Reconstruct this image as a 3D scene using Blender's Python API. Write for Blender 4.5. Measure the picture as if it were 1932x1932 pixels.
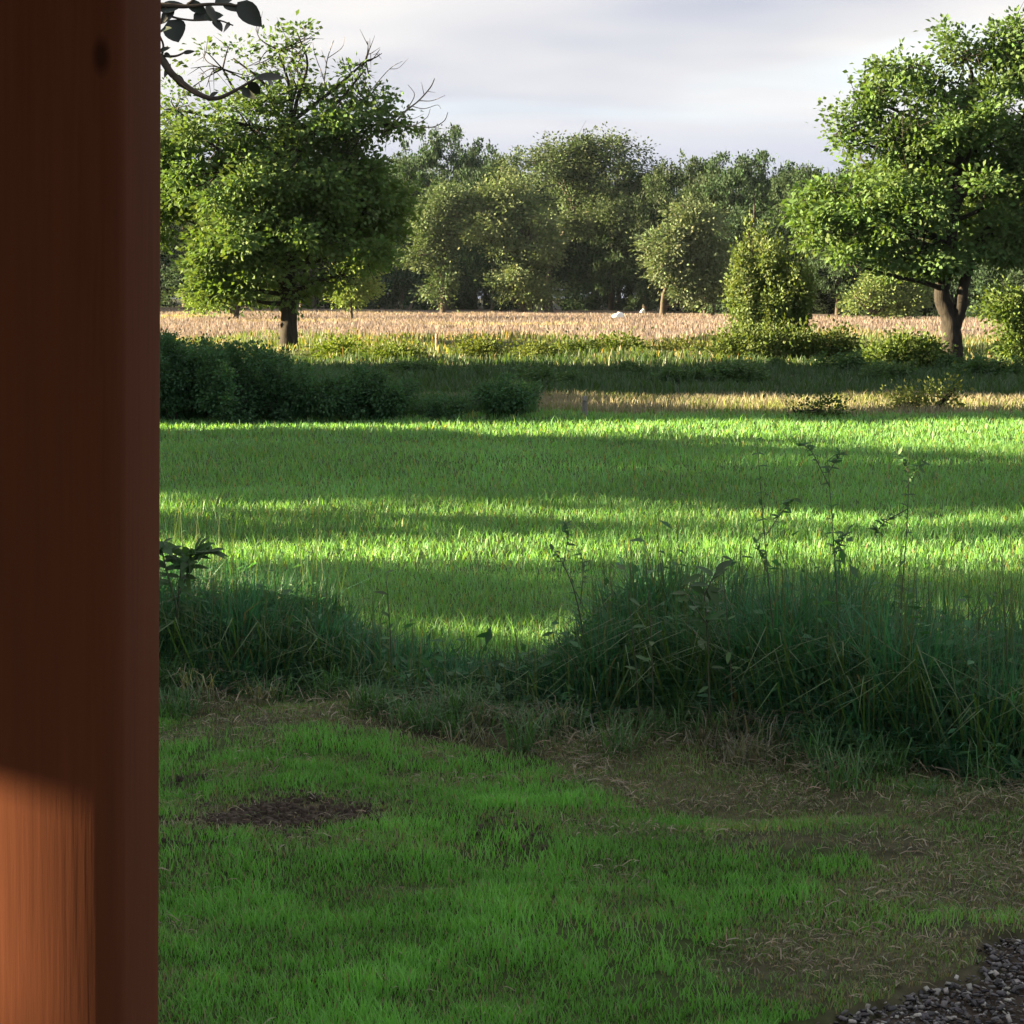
import bpy, math, random
import numpy as np
from mathutils import Vector, Matrix

for o in list(bpy.data.objects):
    bpy.data.objects.remove(o)
S = bpy.context.scene
COL = S.collection
RNG = np.random.default_rng(7)
random.seed(7)

# ------------------------------------------------------------------ camera
CAM = np.array([0.0, 0.0, 2.0])
F = 3605.0                     # focal length in units of a 1932 px wide picture
CX = 966.0
PITCH = math.atan((966 - 555) / F)
cam = bpy.data.cameras.new('camera')
cam.sensor_width = 36.0
cam.lens = 36.0 * F / 1932.0
cam.clip_start = 0.05
cam.clip_end = 6000
camo = bpy.data.objects.new('camera', cam)
COL.objects.link(camo)
camo.location = CAM
camo.rotation_euler = (math.pi / 2 - PITCH, 0, 0)
S.camera = camo

# ------------------------------------------------------------------ light
SUN_EL = math.radians(13.0)
SUN_AZ = math.radians(-2.0)     # measured from -X; negative = a little beyond the camera plane
TO_SUN = Vector((-math.cos(SUN_EL) * math.cos(SUN_AZ), -math.cos(SUN_EL) * math.sin(SUN_AZ), math.sin(SUN_EL)))
sun = bpy.data.lights.new('sun', 'SUN')
sun.energy = 5.0
sun.color = (1.0, 0.78, 0.47)
sun.angle = math.radians(0.55)
suno = bpy.data.objects.new('sun', sun)
COL.objects.link(suno)
suno.rotation_euler = TO_SUN.to_track_quat('Z', 'Y').to_euler()
suno.location = (-20, 0, 12)

SKYZ = 0.0
W = bpy.data.worlds.new('World')
S.world = W
W.use_nodes = True
nt = W.node_tree
nt.nodes.clear()
wo = nt.nodes.new('ShaderNodeOutputWorld')
bg = nt.nodes.new('ShaderNodeBackground')
sky = nt.nodes.new('ShaderNodeTexSky')
sky.sky_type = 'NISHITA'
sky.sun_disc = False
sky.sun_elevation = SUN_EL
sky.sun_rotation = math.atan2(TO_SUN.x, TO_SUN.y)
sky.air_density = 1.0
sky.dust_density = 0.4
sky.ozone_density = 2.0
# thin evening stratus all round the sky: noise on a flat layer overhead
tc = nt.nodes.new('ShaderNodeTexCoord')
sep = nt.nodes.new('ShaderNodeSeparateXYZ')
nt.links.new(tc.outputs['Generated'], sep.inputs[0])
def wmath(op, a, b=None):
    n = nt.nodes.new('ShaderNodeMath'); n.operation = op
    for i, v in enumerate((a, b)):
        if v is None: continue
        if isinstance(v, (int, float)): n.inputs[i].default_value = v
        else: nt.links.new(v, n.inputs[i])
    return n.outputs[0]
zc = wmath('ADD', wmath('MAXIMUM', sep.outputs[2], 0.0), 0.06)
comb = nt.nodes.new('ShaderNodeCombineXYZ')
comb.inputs[2].default_value = SKYZ
nt.links.new(wmath('DIVIDE', sep.outputs[0], zc), comb.inputs[0])
nt.links.new(wmath('DIVIDE', sep.outputs[1], zc), comb.inputs[1])
wn = nt.nodes.new('ShaderNodeTexNoise')
wn.inputs['Scale'].default_value = 0.35
wn.inputs['Detail'].default_value = 5
wn.inputs['Roughness'].default_value = 0.45
wn.inputs['Distortion'].default_value = 0.3
nt.links.new(comb.outputs[0], wn.inputs['Vector'])
wr = nt.nodes.new('ShaderNodeValToRGB')
wr.color_ramp.elements[0].position = 0.20
wr.color_ramp.elements[1].position = 0.46
nt.links.new(wn.outputs[0], wr.inputs[0])
wn2 = nt.nodes.new('ShaderNodeTexNoise')
wn2.inputs['Scale'].default_value = 0.30
wn2.inputs['Detail'].default_value = 4
nt.links.new(comb.outputs[0], wn2.inputs['Vector'])
wr2 = nt.nodes.new('ShaderNodeValToRGB')
wr2.color_ramp.elements[0].position = 0.43
wr2.color_ramp.elements[0].color = (2.50, 2.40, 2.27, 1)
wr2.color_ramp.elements[1].position = 0.70
wr2.color_ramp.elements[1].color = (1.05, 1.17, 1.52, 1)
nt.links.new(wn2.outputs[0], wr2.inputs[0])
mx = nt.nodes.new('ShaderNodeMix'); mx.data_type = 'RGBA'
nt.links.new(wr.outputs[0], mx.inputs[0])
nt.links.new(sky.outputs[0], mx.inputs[6])
nt.links.new(wr2.outputs[0], mx.inputs[7])
hz = nt.nodes.new('ShaderNodeMapRange'); hz.interpolation_type = 'SMOOTHSTEP'
hz.inputs['From Min'].default_value = .055; hz.inputs['From Max'].default_value = .125
hz.inputs['To Min'].default_value = 1.0; hz.inputs['To Max'].default_value = 0.0
nt.links.new(sep.outputs[2], hz.inputs['Value'])
mx2 = nt.nodes.new('ShaderNodeMix'); mx2.data_type = 'RGBA'
nt.links.new(hz.outputs[0], mx2.inputs[0]); nt.links.new(mx.outputs[2], mx2.inputs[6])
mx2.inputs[7].default_value = (1.50, 1.58, 1.86, 1)
nt.links.new(mx2.outputs[2], bg.inputs[0])
bg.inputs[1].default_value = 0.05
nt.links.new(bg.outputs[0], wo.inputs[0])

S.render.engine = 'CYCLES'
S.view_settings.view_transform = 'Standard'
S.view_settings.look = 'None'
S.view_settings.gamma = 1.0
S.view_settings.exposure = 3.15
S.render.resolution_x = S.render.resolution_y = 1024
S.cycles.max_bounces = 6
S.cycles.diffuse_bounces = 3
S.cycles.transmission_bounces = 4

# ------------------------------------------------------------------ pixel <-> place
def ray(px, py):
    u, v = (px - CX) / F, (966 - py) / F
    c, s = math.cos(PITCH), math.sin(PITCH)
    return np.array([u, c + v * s, -s + v * c])
def G(px, py, z=0.0):                       # where a pixel's ray meets the ground
    r = ray(px, py); t = (z - CAM[2]) / r[2]
    return CAM + r * t
def PD(px, py, Y):                          # the point of a pixel's ray at distance Y
    r = ray(px, py)
    return CAM + r * (Y / r[1])

# ------------------------------------------------------------------ noise
def _hash(ix, iy, iz, seed):
    h = (ix * 374761393 + iy * 668265263 + iz * 2147483647 + seed * 974711) & 0xFFFFFFFF
    h = ((h ^ (h >> 13)) * 1274126177) & 0xFFFFFFFF
    h = (h ^ (h >> 16)) & 0xFFFFFFFF
    return h / 4294967295.0
def noise3(p, scale, seed=0):
    p = np.asarray(p, float) / scale
    i = np.floor(p).astype(np.int64); f = p - i
    f = f * f * (3 - 2 * f)
    out = 0
    for dx in (0, 1):
        for dy in (0, 1):
            for dz in (0, 1):
                w = (f[:, 0] if dx else 1 - f[:, 0]) * (f[:, 1] if dy else 1 - f[:, 1]) * (f[:, 2] if dz else 1 - f[:, 2])
                out = out + w * _hash(i[:, 0] + dx, i[:, 1] + dy, i[:, 2] + dz, seed)
    return out
def noise2(x, y, scale, seed=0):
    x = np.atleast_1d(np.asarray(x, float)); y = np.atleast_1d(np.asarray(y, float))
    return noise3(np.stack([x, y, np.full_like(x, seed * 3.7 * scale)], 1), scale, seed)
def sstep(a, b, x):
    t = np.clip((x - a) / (b - a), 0, 1)
    return t * t * (3 - 2 * t)

def ground_z(x, y):
    x = np.atleast_1d(np.asarray(x, float)); y = np.atleast_1d(np.asarray(y, float))
    near = 1 - sstep(9.0, 11.0, y)
    z = near * (0.10 * (noise2(x, y * 1.6, 0.9, 1) - .5) + 0.05 * (noise2(x, y, 0.28, 2) - .5))
    z = z + (1 - near) * (1 - sstep(30, 40, y)) * 0.10 * (noise2(x, y, 2.6, 3) - .5)
    hum = sstep(50, 55, y) * (1 - sstep(75, 90, y))
    z = z + hum * 0.95 * (noise2(x, y, 3.4, 4) - .35)
    z = z + sstep(90, 110, y) * 0.3 * (noise2(x, y, 9, 5) - .5)
    return z

# ------------------------------------------------------------------ meshes
def mesh_np(name, V, T, mat=None, col=None, smooth=False):
    me = bpy.data.meshes.new(name)
    V = np.ascontiguousarray(V, np.float32); T = np.ascontiguousarray(T, np.int32)
    me.vertices.add(len(V)); me.vertices.foreach_set('co', V.ravel())
    k = T.shape[1]
    me.loops.add(T.size); me.loops.foreach_set('vertex_index', T.ravel())
    me.polygons.add(len(T)); me.polygons.foreach_set('loop_start', np.arange(0, T.size, k, dtype=np.int32))
    if smooth:
        me.polygons.foreach_set('use_smooth', np.ones(len(T), bool))
    if col is not None:
        a = me.attributes.new('col', 'FLOAT_COLOR', 'POINT')
        c = np.ones((len(V), 4), np.float32); c[:, :3] = col
        a.data.foreach_set('color', c.ravel())
    me.update(calc_edges=True)
    if mat: me.materials.append(mat)
    return me
def link(name, me, parent=None, loc=(0, 0, 0), rz=0.0):
    o = bpy.data.objects.new(name, me)
    COL.objects.link(o)
    o.location = loc; o.rotation_euler = (0, 0, rz)
    if parent: o.parent = parent
    return o
def tag(o, label, cat, group=None):
    o['label'] = label; o['category'] = cat
    if group: o['group'] = group
    return o
def thing(name, label, cat, loc, group=None, rz=0.0):
    return tag(link(name, None, None, loc, rz), label, cat, group)
def copy_tree(o, parent=None):
    c = o.copy(); COL.objects.link(c); c.parent = parent
    for ch in list(o.children): copy_tree(ch, c)
    return c

class Acc:                                   # collects pieces of ONE mesh
    def __init__(s): s.V, s.T, s.C, s.n = [], [], [], 0
    def add(s, V, T, C=None):
        s.V.append(V); s.T.append(T + s.n); s.n += len(V)
        if C is not None: s.C.append(np.broadcast_to(C, (len(V), 3)))
    def mesh(s, name, mat, smooth=False):
        return mesh_np(name, np.concatenate(s.V), np.concatenate(s.T), mat, np.concatenate(s.C) if s.C else None, smooth)

def unit(v):
    return v / np.maximum(np.linalg.norm(v, axis=-1, keepdims=True), 1e-9)
def tube(P, R, sides=8, wob=0.0, rng=RNG):
    P = np.asarray(P, float); R = np.asarray(R, float); n = len(P)
    T = unit(np.gradient(P, axis=0))
    ref = np.array([1.0, 0.0, 0.0]) if abs(T[:, 0]).mean() < .8 else np.array([0, 1.0, 0])
    A = unit(np.cross(T, ref)); B = np.cross(T, A)
    a = np.arange(sides) * 2 * math.pi / sides
    r = R[:, None] * (1 + wob * (rng.random((n, sides)) - .5) * 2)
    V = P[:, None, :] + r[..., None] * (np.cos(a)[None, :, None] * A[:, None, :] + np.sin(a)[None, :, None] * B[:, None, :])
    V = V.reshape(-1, 3)
    i = np.arange(n - 1)[:, None] * sides; j = np.arange(sides)[None, :]; j2 = (j + 1) % sides
    q = np.stack([i + j, i + j2, i + sides + j2, i + sides + j], -1).reshape(-1, 4)
    T3 = np.concatenate([q[:, [0, 1, 2]], q[:, [0, 2, 3]]])
    cap = np.array([[(n - 1) * sides, (n - 1) * sides + k, (n - 1) * sides + k + 1] for k in range(1, sides - 1)])
    return V, np.concatenate([T3, cap])
def curve(pts, n=8):                          # smooth polyline through points
    pts = np.asarray(pts, float)
    if len(pts) == 2: 
        t = np.linspace(0, 1, n)[:, None]; return pts[0] * (1 - t) + pts[1] * t
    P = np.concatenate([[2 * pts[0] - pts[1]], pts, [2 * pts[-1] - pts[-2]]])
    out = []
    for i in range(1, len(P) - 2):
        for t in np.linspace(0, 1, n, endpoint=False):
            a, b, c, d = P[i - 1:i + 3]
            out.append(.5 * (2 * b + (c - a) * t + (2 * a - 5 * b + 4 * c - d) * t * t + (3 * b - a - 3 * c + d) * t ** 3))
    out.append(pts[-1])
    return np.array(out)

def blades(pos, h, w, lean, C, rng, az=None, droop=0.0):
    """curved blades of grass: 5 vertices and 3 triangles each"""
    n = len(pos)
    az = rng.random(n) * 2 * math.pi if az is None else az
    d = np.stack([np.cos(az), np.sin(az), np.zeros(n)], 1)
    fa = az + math.pi / 2 + rng.normal(0, .5, n)
    s = np.stack([np.cos(fa), np.sin(fa), np.zeros(n)], 1) * (w / 2)[:, None]
    up = np.array([0, 0, 1.0])
    ln = (lean * h)[:, None]; hh = h[:, None]
    mid = pos + up * hh * .6 + d * ln * .35
    tip = pos + up * hh * (1 - droop * np.clip(lean, 0, 1))[:, None] + d * ln
    V = np.stack([pos - s, pos + s, mid - s * .75, mid + s * .75, tip], 1).reshape(-1, 3)
    b = np.arange(n)[:, None] * 5
    T = np.concatenate([b + [0, 1, 3], b + [0, 3, 2], b + [2, 3, 4]])
    return V, T, np.repeat(C, 5, 0)
def leaves(pos, t, nrm, L, Wd, C, rng):
    """folded diamond leaves, 4 vertices and 2 triangles each"""
    n = len(pos)
    t = unit(t); s = unit(np.cross(nrm, t)); nn = np.cross(t, s)
    L = L[:, None]; Wd = Wd[:, None]
    m = pos + t * L * .5 + nn * L * .10
    V = np.stack([pos, m - s * Wd * .5, pos + t * L, m + s * Wd * .5], 1).reshape(-1, 3)
    b = np.arange(n)[:, None] * 4
    T = np.concatenate([b + [0, 1, 2], b + [0, 2, 3]])
    return V, T, np.repeat(C, 4, 0)
def vary(base, n, rng, amt=.25, hue=.12):
    c = np.asarray(base)[None, :] * (1 + amt * (rng.random((n, 1)) * 2 - 1))
    c = c * (1 + hue * (rng.random((n, 3)) * 2 - 1))
    return np.clip(c, .004, .9)

# ------------------------------------------------------------------ materials
def newmat(name):
    m = bpy.data.materials.new(name); m.use_nodes = True
    n = m.node_tree; n.nodes.clear()
    return m, n, n.nodes.new('ShaderNodeOutputMaterial')
def leafmat(name, trans=.4, tint=(1.15, 1.25, .45), rough=.5, spec=.35):
    m, n, out = newmat(name)
    at = n.nodes.new('ShaderNodeAttribute'); at.attribute_name = 'col'
    p = n.nodes.new('ShaderNodeBsdfPrincipled')
    p.inputs['Roughness'].default_value = rough
    p.inputs['Specular IOR Level'].default_value = spec
    tr = n.nodes.new('ShaderNodeBsdfTranslucent')
    mu = n.nodes.new('ShaderNodeMix'); mu.data_type = 'RGBA'; mu.blend_type = 'MULTIPLY'
    mu.inputs[0].default_value = 1; mu.inputs[7].default_value = (*tint, 1)
    n.links.new(at.outputs['Color'], mu.inputs[6]); n.links.new(at.outputs['Color'], p.inputs['Base Color'])
    n.links.new(mu.outputs[2], tr.inputs['Color'])
    ms = n.nodes.new('ShaderNodeMixShader'); ms.inputs[0].default_value = trans
    n.links.new(p.outputs[0], ms.inputs[1]); n.links.new(tr.outputs[0], ms.inputs[2])
    n.links.new(ms.outputs[0], out.inputs[0])
    return m
def noisemat(name, c1, c2, scale=8, rough=.85, bump=.3, stretch=(1, 1, 1), spec=.2, detail=8):
    m, n, out = newmat(name)
    p = n.nodes.new('ShaderNodeBsdfPrincipled'); p.inputs['Roughness'].default_value = rough
    p.inputs['Specular IOR Level'].default_value = spec
    tc = n.nodes.new('ShaderNodeTexCoord'); mp = n.nodes.new('ShaderNodeMapping')
    mp.inputs['Scale'].default_value = stretch
    nz = n.nodes.new('ShaderNodeTexNoise'); nz.inputs['Scale'].default_value = scale; nz.inputs['Detail'].default_value = detail
    nz.inputs['Roughness'].default_value = .65
    rp = n.nodes.new('ShaderNodeValToRGB')
    rp.color_ramp.elements[0].position = .32; rp.color_ramp.elements[0].color = (*c1, 1)
    rp.color_ramp.elements[1].position = .68; rp.color_ramp.elements[1].color = (*c2, 1)
    bp = n.nodes.new('ShaderNodeBump'); bp.inputs['Strength'].default_value = bump; bp.inputs['Distance'].default_value = .02
    n.links.new(tc.outputs['Object'], mp.inputs[0]); n.links.new(mp.outputs[0], nz.inputs['Vector'])
    n.links.new(nz.outputs[0], rp.inputs[0]); n.links.new(rp.outputs[0], p.inputs['Base Color'])
    n.links.new(nz.outputs[0], bp.inputs['Height']); n.links.new(bp.outputs[0], p.inputs['Normal'])
    n.links.new(p.outputs[0], out.inputs[0])
    return m
M_GRASS = leafmat('grass_blade', .45, (1.25, 1.2, .4))
M_LAWN = leafmat('lawn_blade', .4, (1.05, 1.2, .5), .55, .3)
M_LEAF = leafmat('oak_leaf', .32, (1.25, 1.25, .45), .7, .10)
M_FAR = leafmat('far_leaf', .22, (1.1, 1.2, .6), .8, .08)
M_DRY = leafmat('dry_grass', .3, (1.1, 1.0, .8), .75, .15)
M_NEARLEAF = leafmat('garden_leaf', .12, (1.1, 1.2, .5), .45, .4)
M_BARK = noisemat('bark', (.010, .009, .008), (.040, .035, .029), 5, .9, .8, (3, 3, .7))
M_BARKF = noisemat('bark_far', (.03, .025, .02), (.11, .092, .07), 3, .9, .5, (3, 3, .6))
M_TWIG = noisemat('twig_bark', (.03, .024, .018), (.08, .065, .05), 30, .85, .3)
M_DEAD = noisemat('dead_wood', (.16, .14, .12), (.30, .27, .24), 12, .9, .3, (2, 2, .5))
M_WEATH = noisemat('weathered_wood', (.20, .17, .14), (.45, .40, .34), 14, .9, .5, (3, 3, .4))
M_GREYW = noisemat('grey_wood', (.10, .10, .095), (.22, .21, .20), 14, .9, .5, (3, 3, .4))
M_SOIL = noisemat('soil', (.022, .017, .013), (.07, .055, .042), 9, .95, .9)
M_WHITE = noisemat('white_cover', (.72, .72, .70), (.85, .85, .83), 4, .6, .2)

def stone_mat():
    m, n, out = newmat('slate_stone')
    p = n.nodes.new('ShaderNodeBsdfPrincipled'); p.inputs['Roughness'].default_value = .65
    at = n.nodes.new('ShaderNodeAttribute'); at.attribute_name = 'col'
    tc = n.nodes.new('ShaderNodeTexCoord')
    nz = n.nodes.new('ShaderNodeTexNoise'); nz.inputs['Scale'].default_value = 60
    mu = n.nodes.new('ShaderNodeMix'); mu.data_type = 'RGBA'; mu.blend_type = 'OVERLAY'; mu.inputs[0].default_value = .6
    n.links.new(tc.outputs['Object'], nz.inputs['Vector'])
    n.links.new(at.outputs['Color'], mu.inputs[6]); n.links.new(nz.outputs[0], mu.inputs[7])
    n.links.new(mu.outputs[2], p.inputs['Base Color']); n.links.new(p.outputs[0], out.inputs[0])
    return m
M_STONE = stone_mat()

def wood_mat():
    """reddish brown stained timber: fine vertical grain, broad bands, one oval knot"""
    m, n, out = newmat('stained_timber')
    p = n.nodes.new('ShaderNodeBsdfPrincipled'); p.inputs['Roughness'].default_value = .85
    p.inputs['Specular IOR Level'].default_value = .08
    tc = n.nodes.new('ShaderNodeTexCoord')
    mp = n.nodes.new('ShaderNodeMapping'); mp.inputs['Scale'].default_value = (1, 1, .035)
    n.links.new(tc.outputs['Object'], mp.inputs[0])
    g = n.nodes.new('ShaderNodeTexNoise'); g.inputs['Scale'].default_value = 260; g.inputs['Detail'].default_value = 6
    n.links.new(mp.outputs[0], g.inputs['Vector'])
    mp2 = n.nodes.new('ShaderNodeMapping'); mp2.inputs['Scale'].default_value = (1, 1, .12)
    n.links.new(tc.outputs['Object'], mp2.inputs[0])
    g2 = n.nodes.new('ShaderNodeTexNoise'); g2.inputs['Scale'].default_value = 38; g2.inputs['Detail'].default_value = 3
    n.links.new(mp2.outputs[0], g2.inputs['Vector'])
    rp = n.nodes.new('ShaderNodeValToRGB')
    e = rp.color_ramp.elements
    e[0].position = .25; e[0].color = (.125, .042, .021, 1)
    e[1].position = .75; e[1].color = (.175, .058, .027, 1)
    ad = n.nodes.new('ShaderNodeMath'); ad.operation = 'MULTIPLY_ADD'; ad.inputs[1].default_value = .6
    sc = n.nodes.new('ShaderNodeMath'); sc.operation = 'MULTIPLY'; sc.inputs[1].default_value = .4
    n.links.new(g2.outputs[0], sc.inputs[0]); n.links.new(g.outputs[0], ad.inputs[0]); n.links.new(sc.outputs[0], ad.inputs[2])
    n.links.new(ad.outputs[0], rp.inputs[0])
    # knot
    kd = n.nodes.new('ShaderNodeMapping'); kd.inputs['Location'].default_value = KNOT_OFF
    kd.inputs['Scale'].default_value = (170, 50, 75)
    n.links.new(tc.outputs['Object'], kd.inputs[0])
    kl = n.nodes.new('ShaderNodeVectorMath'); kl.operation = 'LENGTH'
    n.links.new(kd.outputs[0], kl.inputs[0])
    kr = n.nodes.new('ShaderNodeValToRGB')
    k = kr.color_ramp.elements
    k[0].position = .35; k[0].color = (.28, .28, .30, 1); k[1].position = 1.0; k[1].color = (1, 1, 1, 1)
    n.links.new(kl.outputs['Value'], kr.inputs[0])
    mu = n.nodes.new('ShaderNodeMix'); mu.data_type = 'RGBA'; mu.blend_type = 'MULTIPLY'; mu.inputs[0].default_value = .85
    n.links.new(rp.outputs[0], mu.inputs[6]); n.links.new(kr.outputs[0], mu.inputs[7])
    n.links.new(mu.outputs[2], p.inputs['Base Color'])
    bp = n.nodes.new('ShaderNodeBump'); bp.inputs['Strength'].default_value = .08; bp.inputs['Distance'].default_value = .001
    n.links.new(g.outputs[0], bp.inputs['Height']); n.links.new(bp.outputs[0], p.inputs['Normal'])
    n.links.new(p.outputs[0], out.inputs[0])
    return m

# ------------------------------------------------------------------ ground sheet
def lush(x, y):
    """how green the lawn is: thick grass front left, thin and dry towards the right and the uncut edge"""
    edge = np.interp(y, [4, 5.4, 6.1, 7.0, 7.6, 8.2, 8.8], [.50, .70, .90, .60, .25, -.05, -.6])   # right-hand limit of the thick grass
    a = sstep(.35, -.25, x - edge - 1.3 * (noise2(x, y, .8, 11) - .5) - .8 * (noise2(x, y, .3, 12) - .5))
    b = sstep(.50, .75, noise2(x, y * 1.5, .5, 13)) * .6 * (1 - sstep(7.6, 8.6, y))
    l = np.maximum(a, b)
    l = l * (1 - .9 * sstep(8.4, 9.3, y + 1.7 * (noise2(x, y, .6, 14) - .5)))
    bare = np.exp(-(((x + .90 - .5 * (y - 7.15)) / .36) ** 2 + ((y - 7.15) / .20) ** 2)) * 1.6
    l = np.maximum(l, .22 + .2 * noise2(x, y, .2, 19)) * (1 - .35 * sstep(.54, .76, noise2(x, y * 1.8, .38, 18)))
    return np.clip(l - bare * (.6 + .8 * noise2(x, y, .12, 15)), 0, 1)
def bare_soil(x, y):
    b = np.exp(-(((x + .90 - .5 * (y - 7.15)) / .36) ** 2 + ((y - 7.15) / .21) ** 2)) * 1.5
    b = np.maximum(b, np.exp(-(((x - 1.55) / .12) ** 2 + ((y - 6.35) / .1) ** 2)))
    b = np.maximum(b, .8 * sstep(.68, .78, noise2(x, y, .45, 16)))
    return np.clip(b * (.5 + noise2(x, y, .1, 17)), 0, 1)

def ground_mat():
    m, n, out = newmat('earth_and_turf')
    p = n.nodes.new('ShaderNodeBsdfPrincipled'); p.inputs['Roughness'].default_value = .95
    p.inputs['Specular IOR Level'].default_value = .1
    at = n.nodes.new('ShaderNodeAttribute'); at.attribute_name = 'col'
    tc = n.nodes.new('ShaderNodeTexCoord')
    nz = n.nodes.new('ShaderNodeTexNoise'); nz.inputs['Scale'].default_value = 14; nz.inputs['Detail'].default_value = 8
    n.links.new(tc.outputs['Object'], nz.inputs['Vector'])
    rp = n.nodes.new('ShaderNodeValToRGB')
    rp.color_ramp.elements[0].position = .3; rp.color_ramp.elements[0].color = (.55, .55, .55, 1)
    rp.color_ramp.elements[1].position = .7; rp.color_ramp.elements[1].color = (1.3, 1.3, 1.3, 1)
    n.links.new(nz.outputs[0], rp.inputs[0])
    mu = n.nodes.new('ShaderNodeMix'); mu.data_type = 'RGBA'; mu.blend_type = 'MULTIPLY'; mu.inputs[0].default_value = 1
    n.links.new(at.outputs['Color'], mu.inputs[6]); n.links.new(rp.outputs[0], mu.inputs[7])
    n.links.new(mu.outputs[2], p.inputs['Base Color'])
    bp = n.nodes.new('ShaderNodeBump'); bp.inputs['Strength'].default_value = .8; bp.inputs['Distance'].default_value = .02
    n.links.new(nz.outputs[0], bp.inputs['Height']); n.links.new(bp.outputs[0], p.inputs['Normal'])
    n.links.new(p.outputs[0], out.inputs[0])
    return m
def lerp(a, b, t):
    return np.asarray(a)[None] * (1 - t[:, None]) + np.asarray(b)[None] * t[:, None] if np.ndim(a) == 1 else a * (1 - t[:, None]) + np.asarray(b)[None] * t[:, None]
def build_ground():
    ys = np.concatenate([np.linspace(-40, 3.5, 12), np.linspace(3.6, 11, 140), np.linspace(11.2, 60, 160), np.geomspace(60.5, 900, 60)])
    ts = np.sign(np.linspace(-1, 1, 181)) * np.abs(np.linspace(-1, 1, 181)) ** 1.6
    X = ts[None, :] * (9 + np.maximum(ys, 0)[:, None] * 1.0); Y = np.repeat(ys[:, None], 181, 1)
    x, y = X.ravel(), Y.ravel()
    z = ground_z(x, y)
    g = in_gravel(x, y)
    z = z - .05 * g
    soil = lerp((.045, .036, .026), (.035, .055, .016), lush(x, y))
    soil = lerp(soil, (.105, .098, .062), (1 - lush(x, y)) * .55 * (1 - bare_soil(x, y)))
    fld = vary((.045, .085, .02), len(x), RNG, .15)
    c = soil * (1 - sstep(9.5, 10.5, y))[:, None] + fld * sstep(9.5, 10.5, y)[:, None]
    c = lerp(c, (.20, .17, .085), sstep(31.5, 33, y))
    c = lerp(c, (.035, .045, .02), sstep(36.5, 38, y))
    c = lerp(c, (.07, .085, .03), sstep(50, 54, y))
    c = lerp(c, (.175, .147, .128), sstep(72, 84, y + 8 * (noise2(x, y, 6, 21) - .5)))
    c = lerp(c, (.03, .035, .02), sstep(240, 300, y))
    nx = 181
    i = (np.arange(len(ys) - 1)[:, None] * nx + np.arange(nx - 1)[None, :]).ravel()
    T = np.stack([i, i + 1, i + nx + 1, i + nx], 1)
    o = link('ground', mesh_np('ground', np.stack([x, y, z], 1), T, ground_mat(), c, True))
    o['kind'] = 'structure'
    return o

GA, GB = G(1470, 1965), G(1990, 1745)          # edge of the gravel, running up to the right
def in_gravel(x, y):
    dx, dy = GB[0] - GA[0], GB[1] - GA[1]
    s = ((x - GA[0]) * dy - (y - GA[1]) * dx) / math.hypot(dx, dy)
    s = s + .10 * (noise2(x, y, .25, 31) - .5) * 2 + .07 * (noise2(x, y, .06, 32) - .5) * 2
    return sstep(-.03, .03, s)
GROUND = build_ground()

# ------------------------------------------------------------------ porch post
D_POST = 1.12
PW = .094
edge_top, edge_bot = PD(298, 0, D_POST + PW), PD(292, 1932, D_POST + PW)
ROT = math.radians(6.4)
# local frame of the post: front face looks -Y, turned to the left by ROT
KNOT_OFF = (0, 0, 0)
lean = math.atan2(edge_top[0] - edge_bot[0], edge_top[2] - edge_bot[2])
far_right = PD(312, 966, D_POST + PW)
ca, sa = math.cos(-ROT), math.sin(-ROT)
def rotl(p):                                   # local offset -> world offset
    return np.array([p[0] * ca - p[1] * sa, p[0] * sa + p[1] * ca])
cpost = far_right[:2] - rotl((PW / 2, PW / 2))
zk = PD(165, 100, D_POST)[2]; zmid = float(far_right[2])
KNOT_OFF = (-(-.012) * 110, 0, 0)
def build_post():
    kx = PD(165, 100, D_POST); loc = np.array([kx[0] - cpost[0], kx[1] - cpost[1]])
    lx = loc[0] * ca + loc[1] * sa
    global KNOT_OFF
    KNOT_OFF = (-.036 * 170, PW / 2 * 50, -zk * 75)
    m = wood_mat()
    r = .015; h = PW / 2
    prof = []
    for sx, sy, a0 in ((1, 1, 0), (-1, 1, 90), (-1, -1, 180), (1, -1, 270)):
        for k in range(7):
            a = math.radians(a0 + k * 15)
            prof.append((sx * (h - r) + r * math.cos(a), sy * (h - r) + r * math.sin(a)))
    prof = np.array(prof); zs = np.linspace(.10, 2.49, 30); n = len(prof)
    V = np.concatenate([np.c_[prof + .0006 * RNG.normal(size=(n, 2)) * 0, np.full(n, z)] for z in zs])
    i = np.arange(len(zs) - 1)[:, None] * n; j = np.arange(n)[None]; j2 = (j + 1) % n
    T = np.stack([i + j, i + j2, i + n + j2, i + n + j], -1).reshape(-1, 4)
    t = thing('porch_post', 'reddish brown stained timber post filling the left edge of the picture', 'post', (cpost[0] - math.tan(lean) * zmid * math.cos(ROT), cpost[1] + math.tan(lean) * zmid * math.sin(ROT), 0), None, -ROT)
    t.rotation_euler = (0, lean, -ROT)
    me = mesh_np('shaft', V, T, m, None, True)
    link('shaft', me, t)
    # steel post shoe on the ground
    a = Acc()
    for zz, hw, hh in ((-.06, .075, .07), (.01, .052, .09)):
        B = np.array([[x * hw, y * hw, zz + q * hh] for q in (0, 1) for x, y in ((-1, -1), (1, -1), (1, 1), (-1, 1))], float)
        Tq = np.array([[0, 3, 2, 1], [4, 5, 6, 7], [0, 1, 5, 4], [1, 2, 6, 5], [2, 3, 7, 6], [3, 0, 4, 7]])
        a.add(B, Tq)
    link('post_shoe', a.mesh('post_shoe', M_GREYW), t)
    return m
M_TIMBER = build_post()

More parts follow.
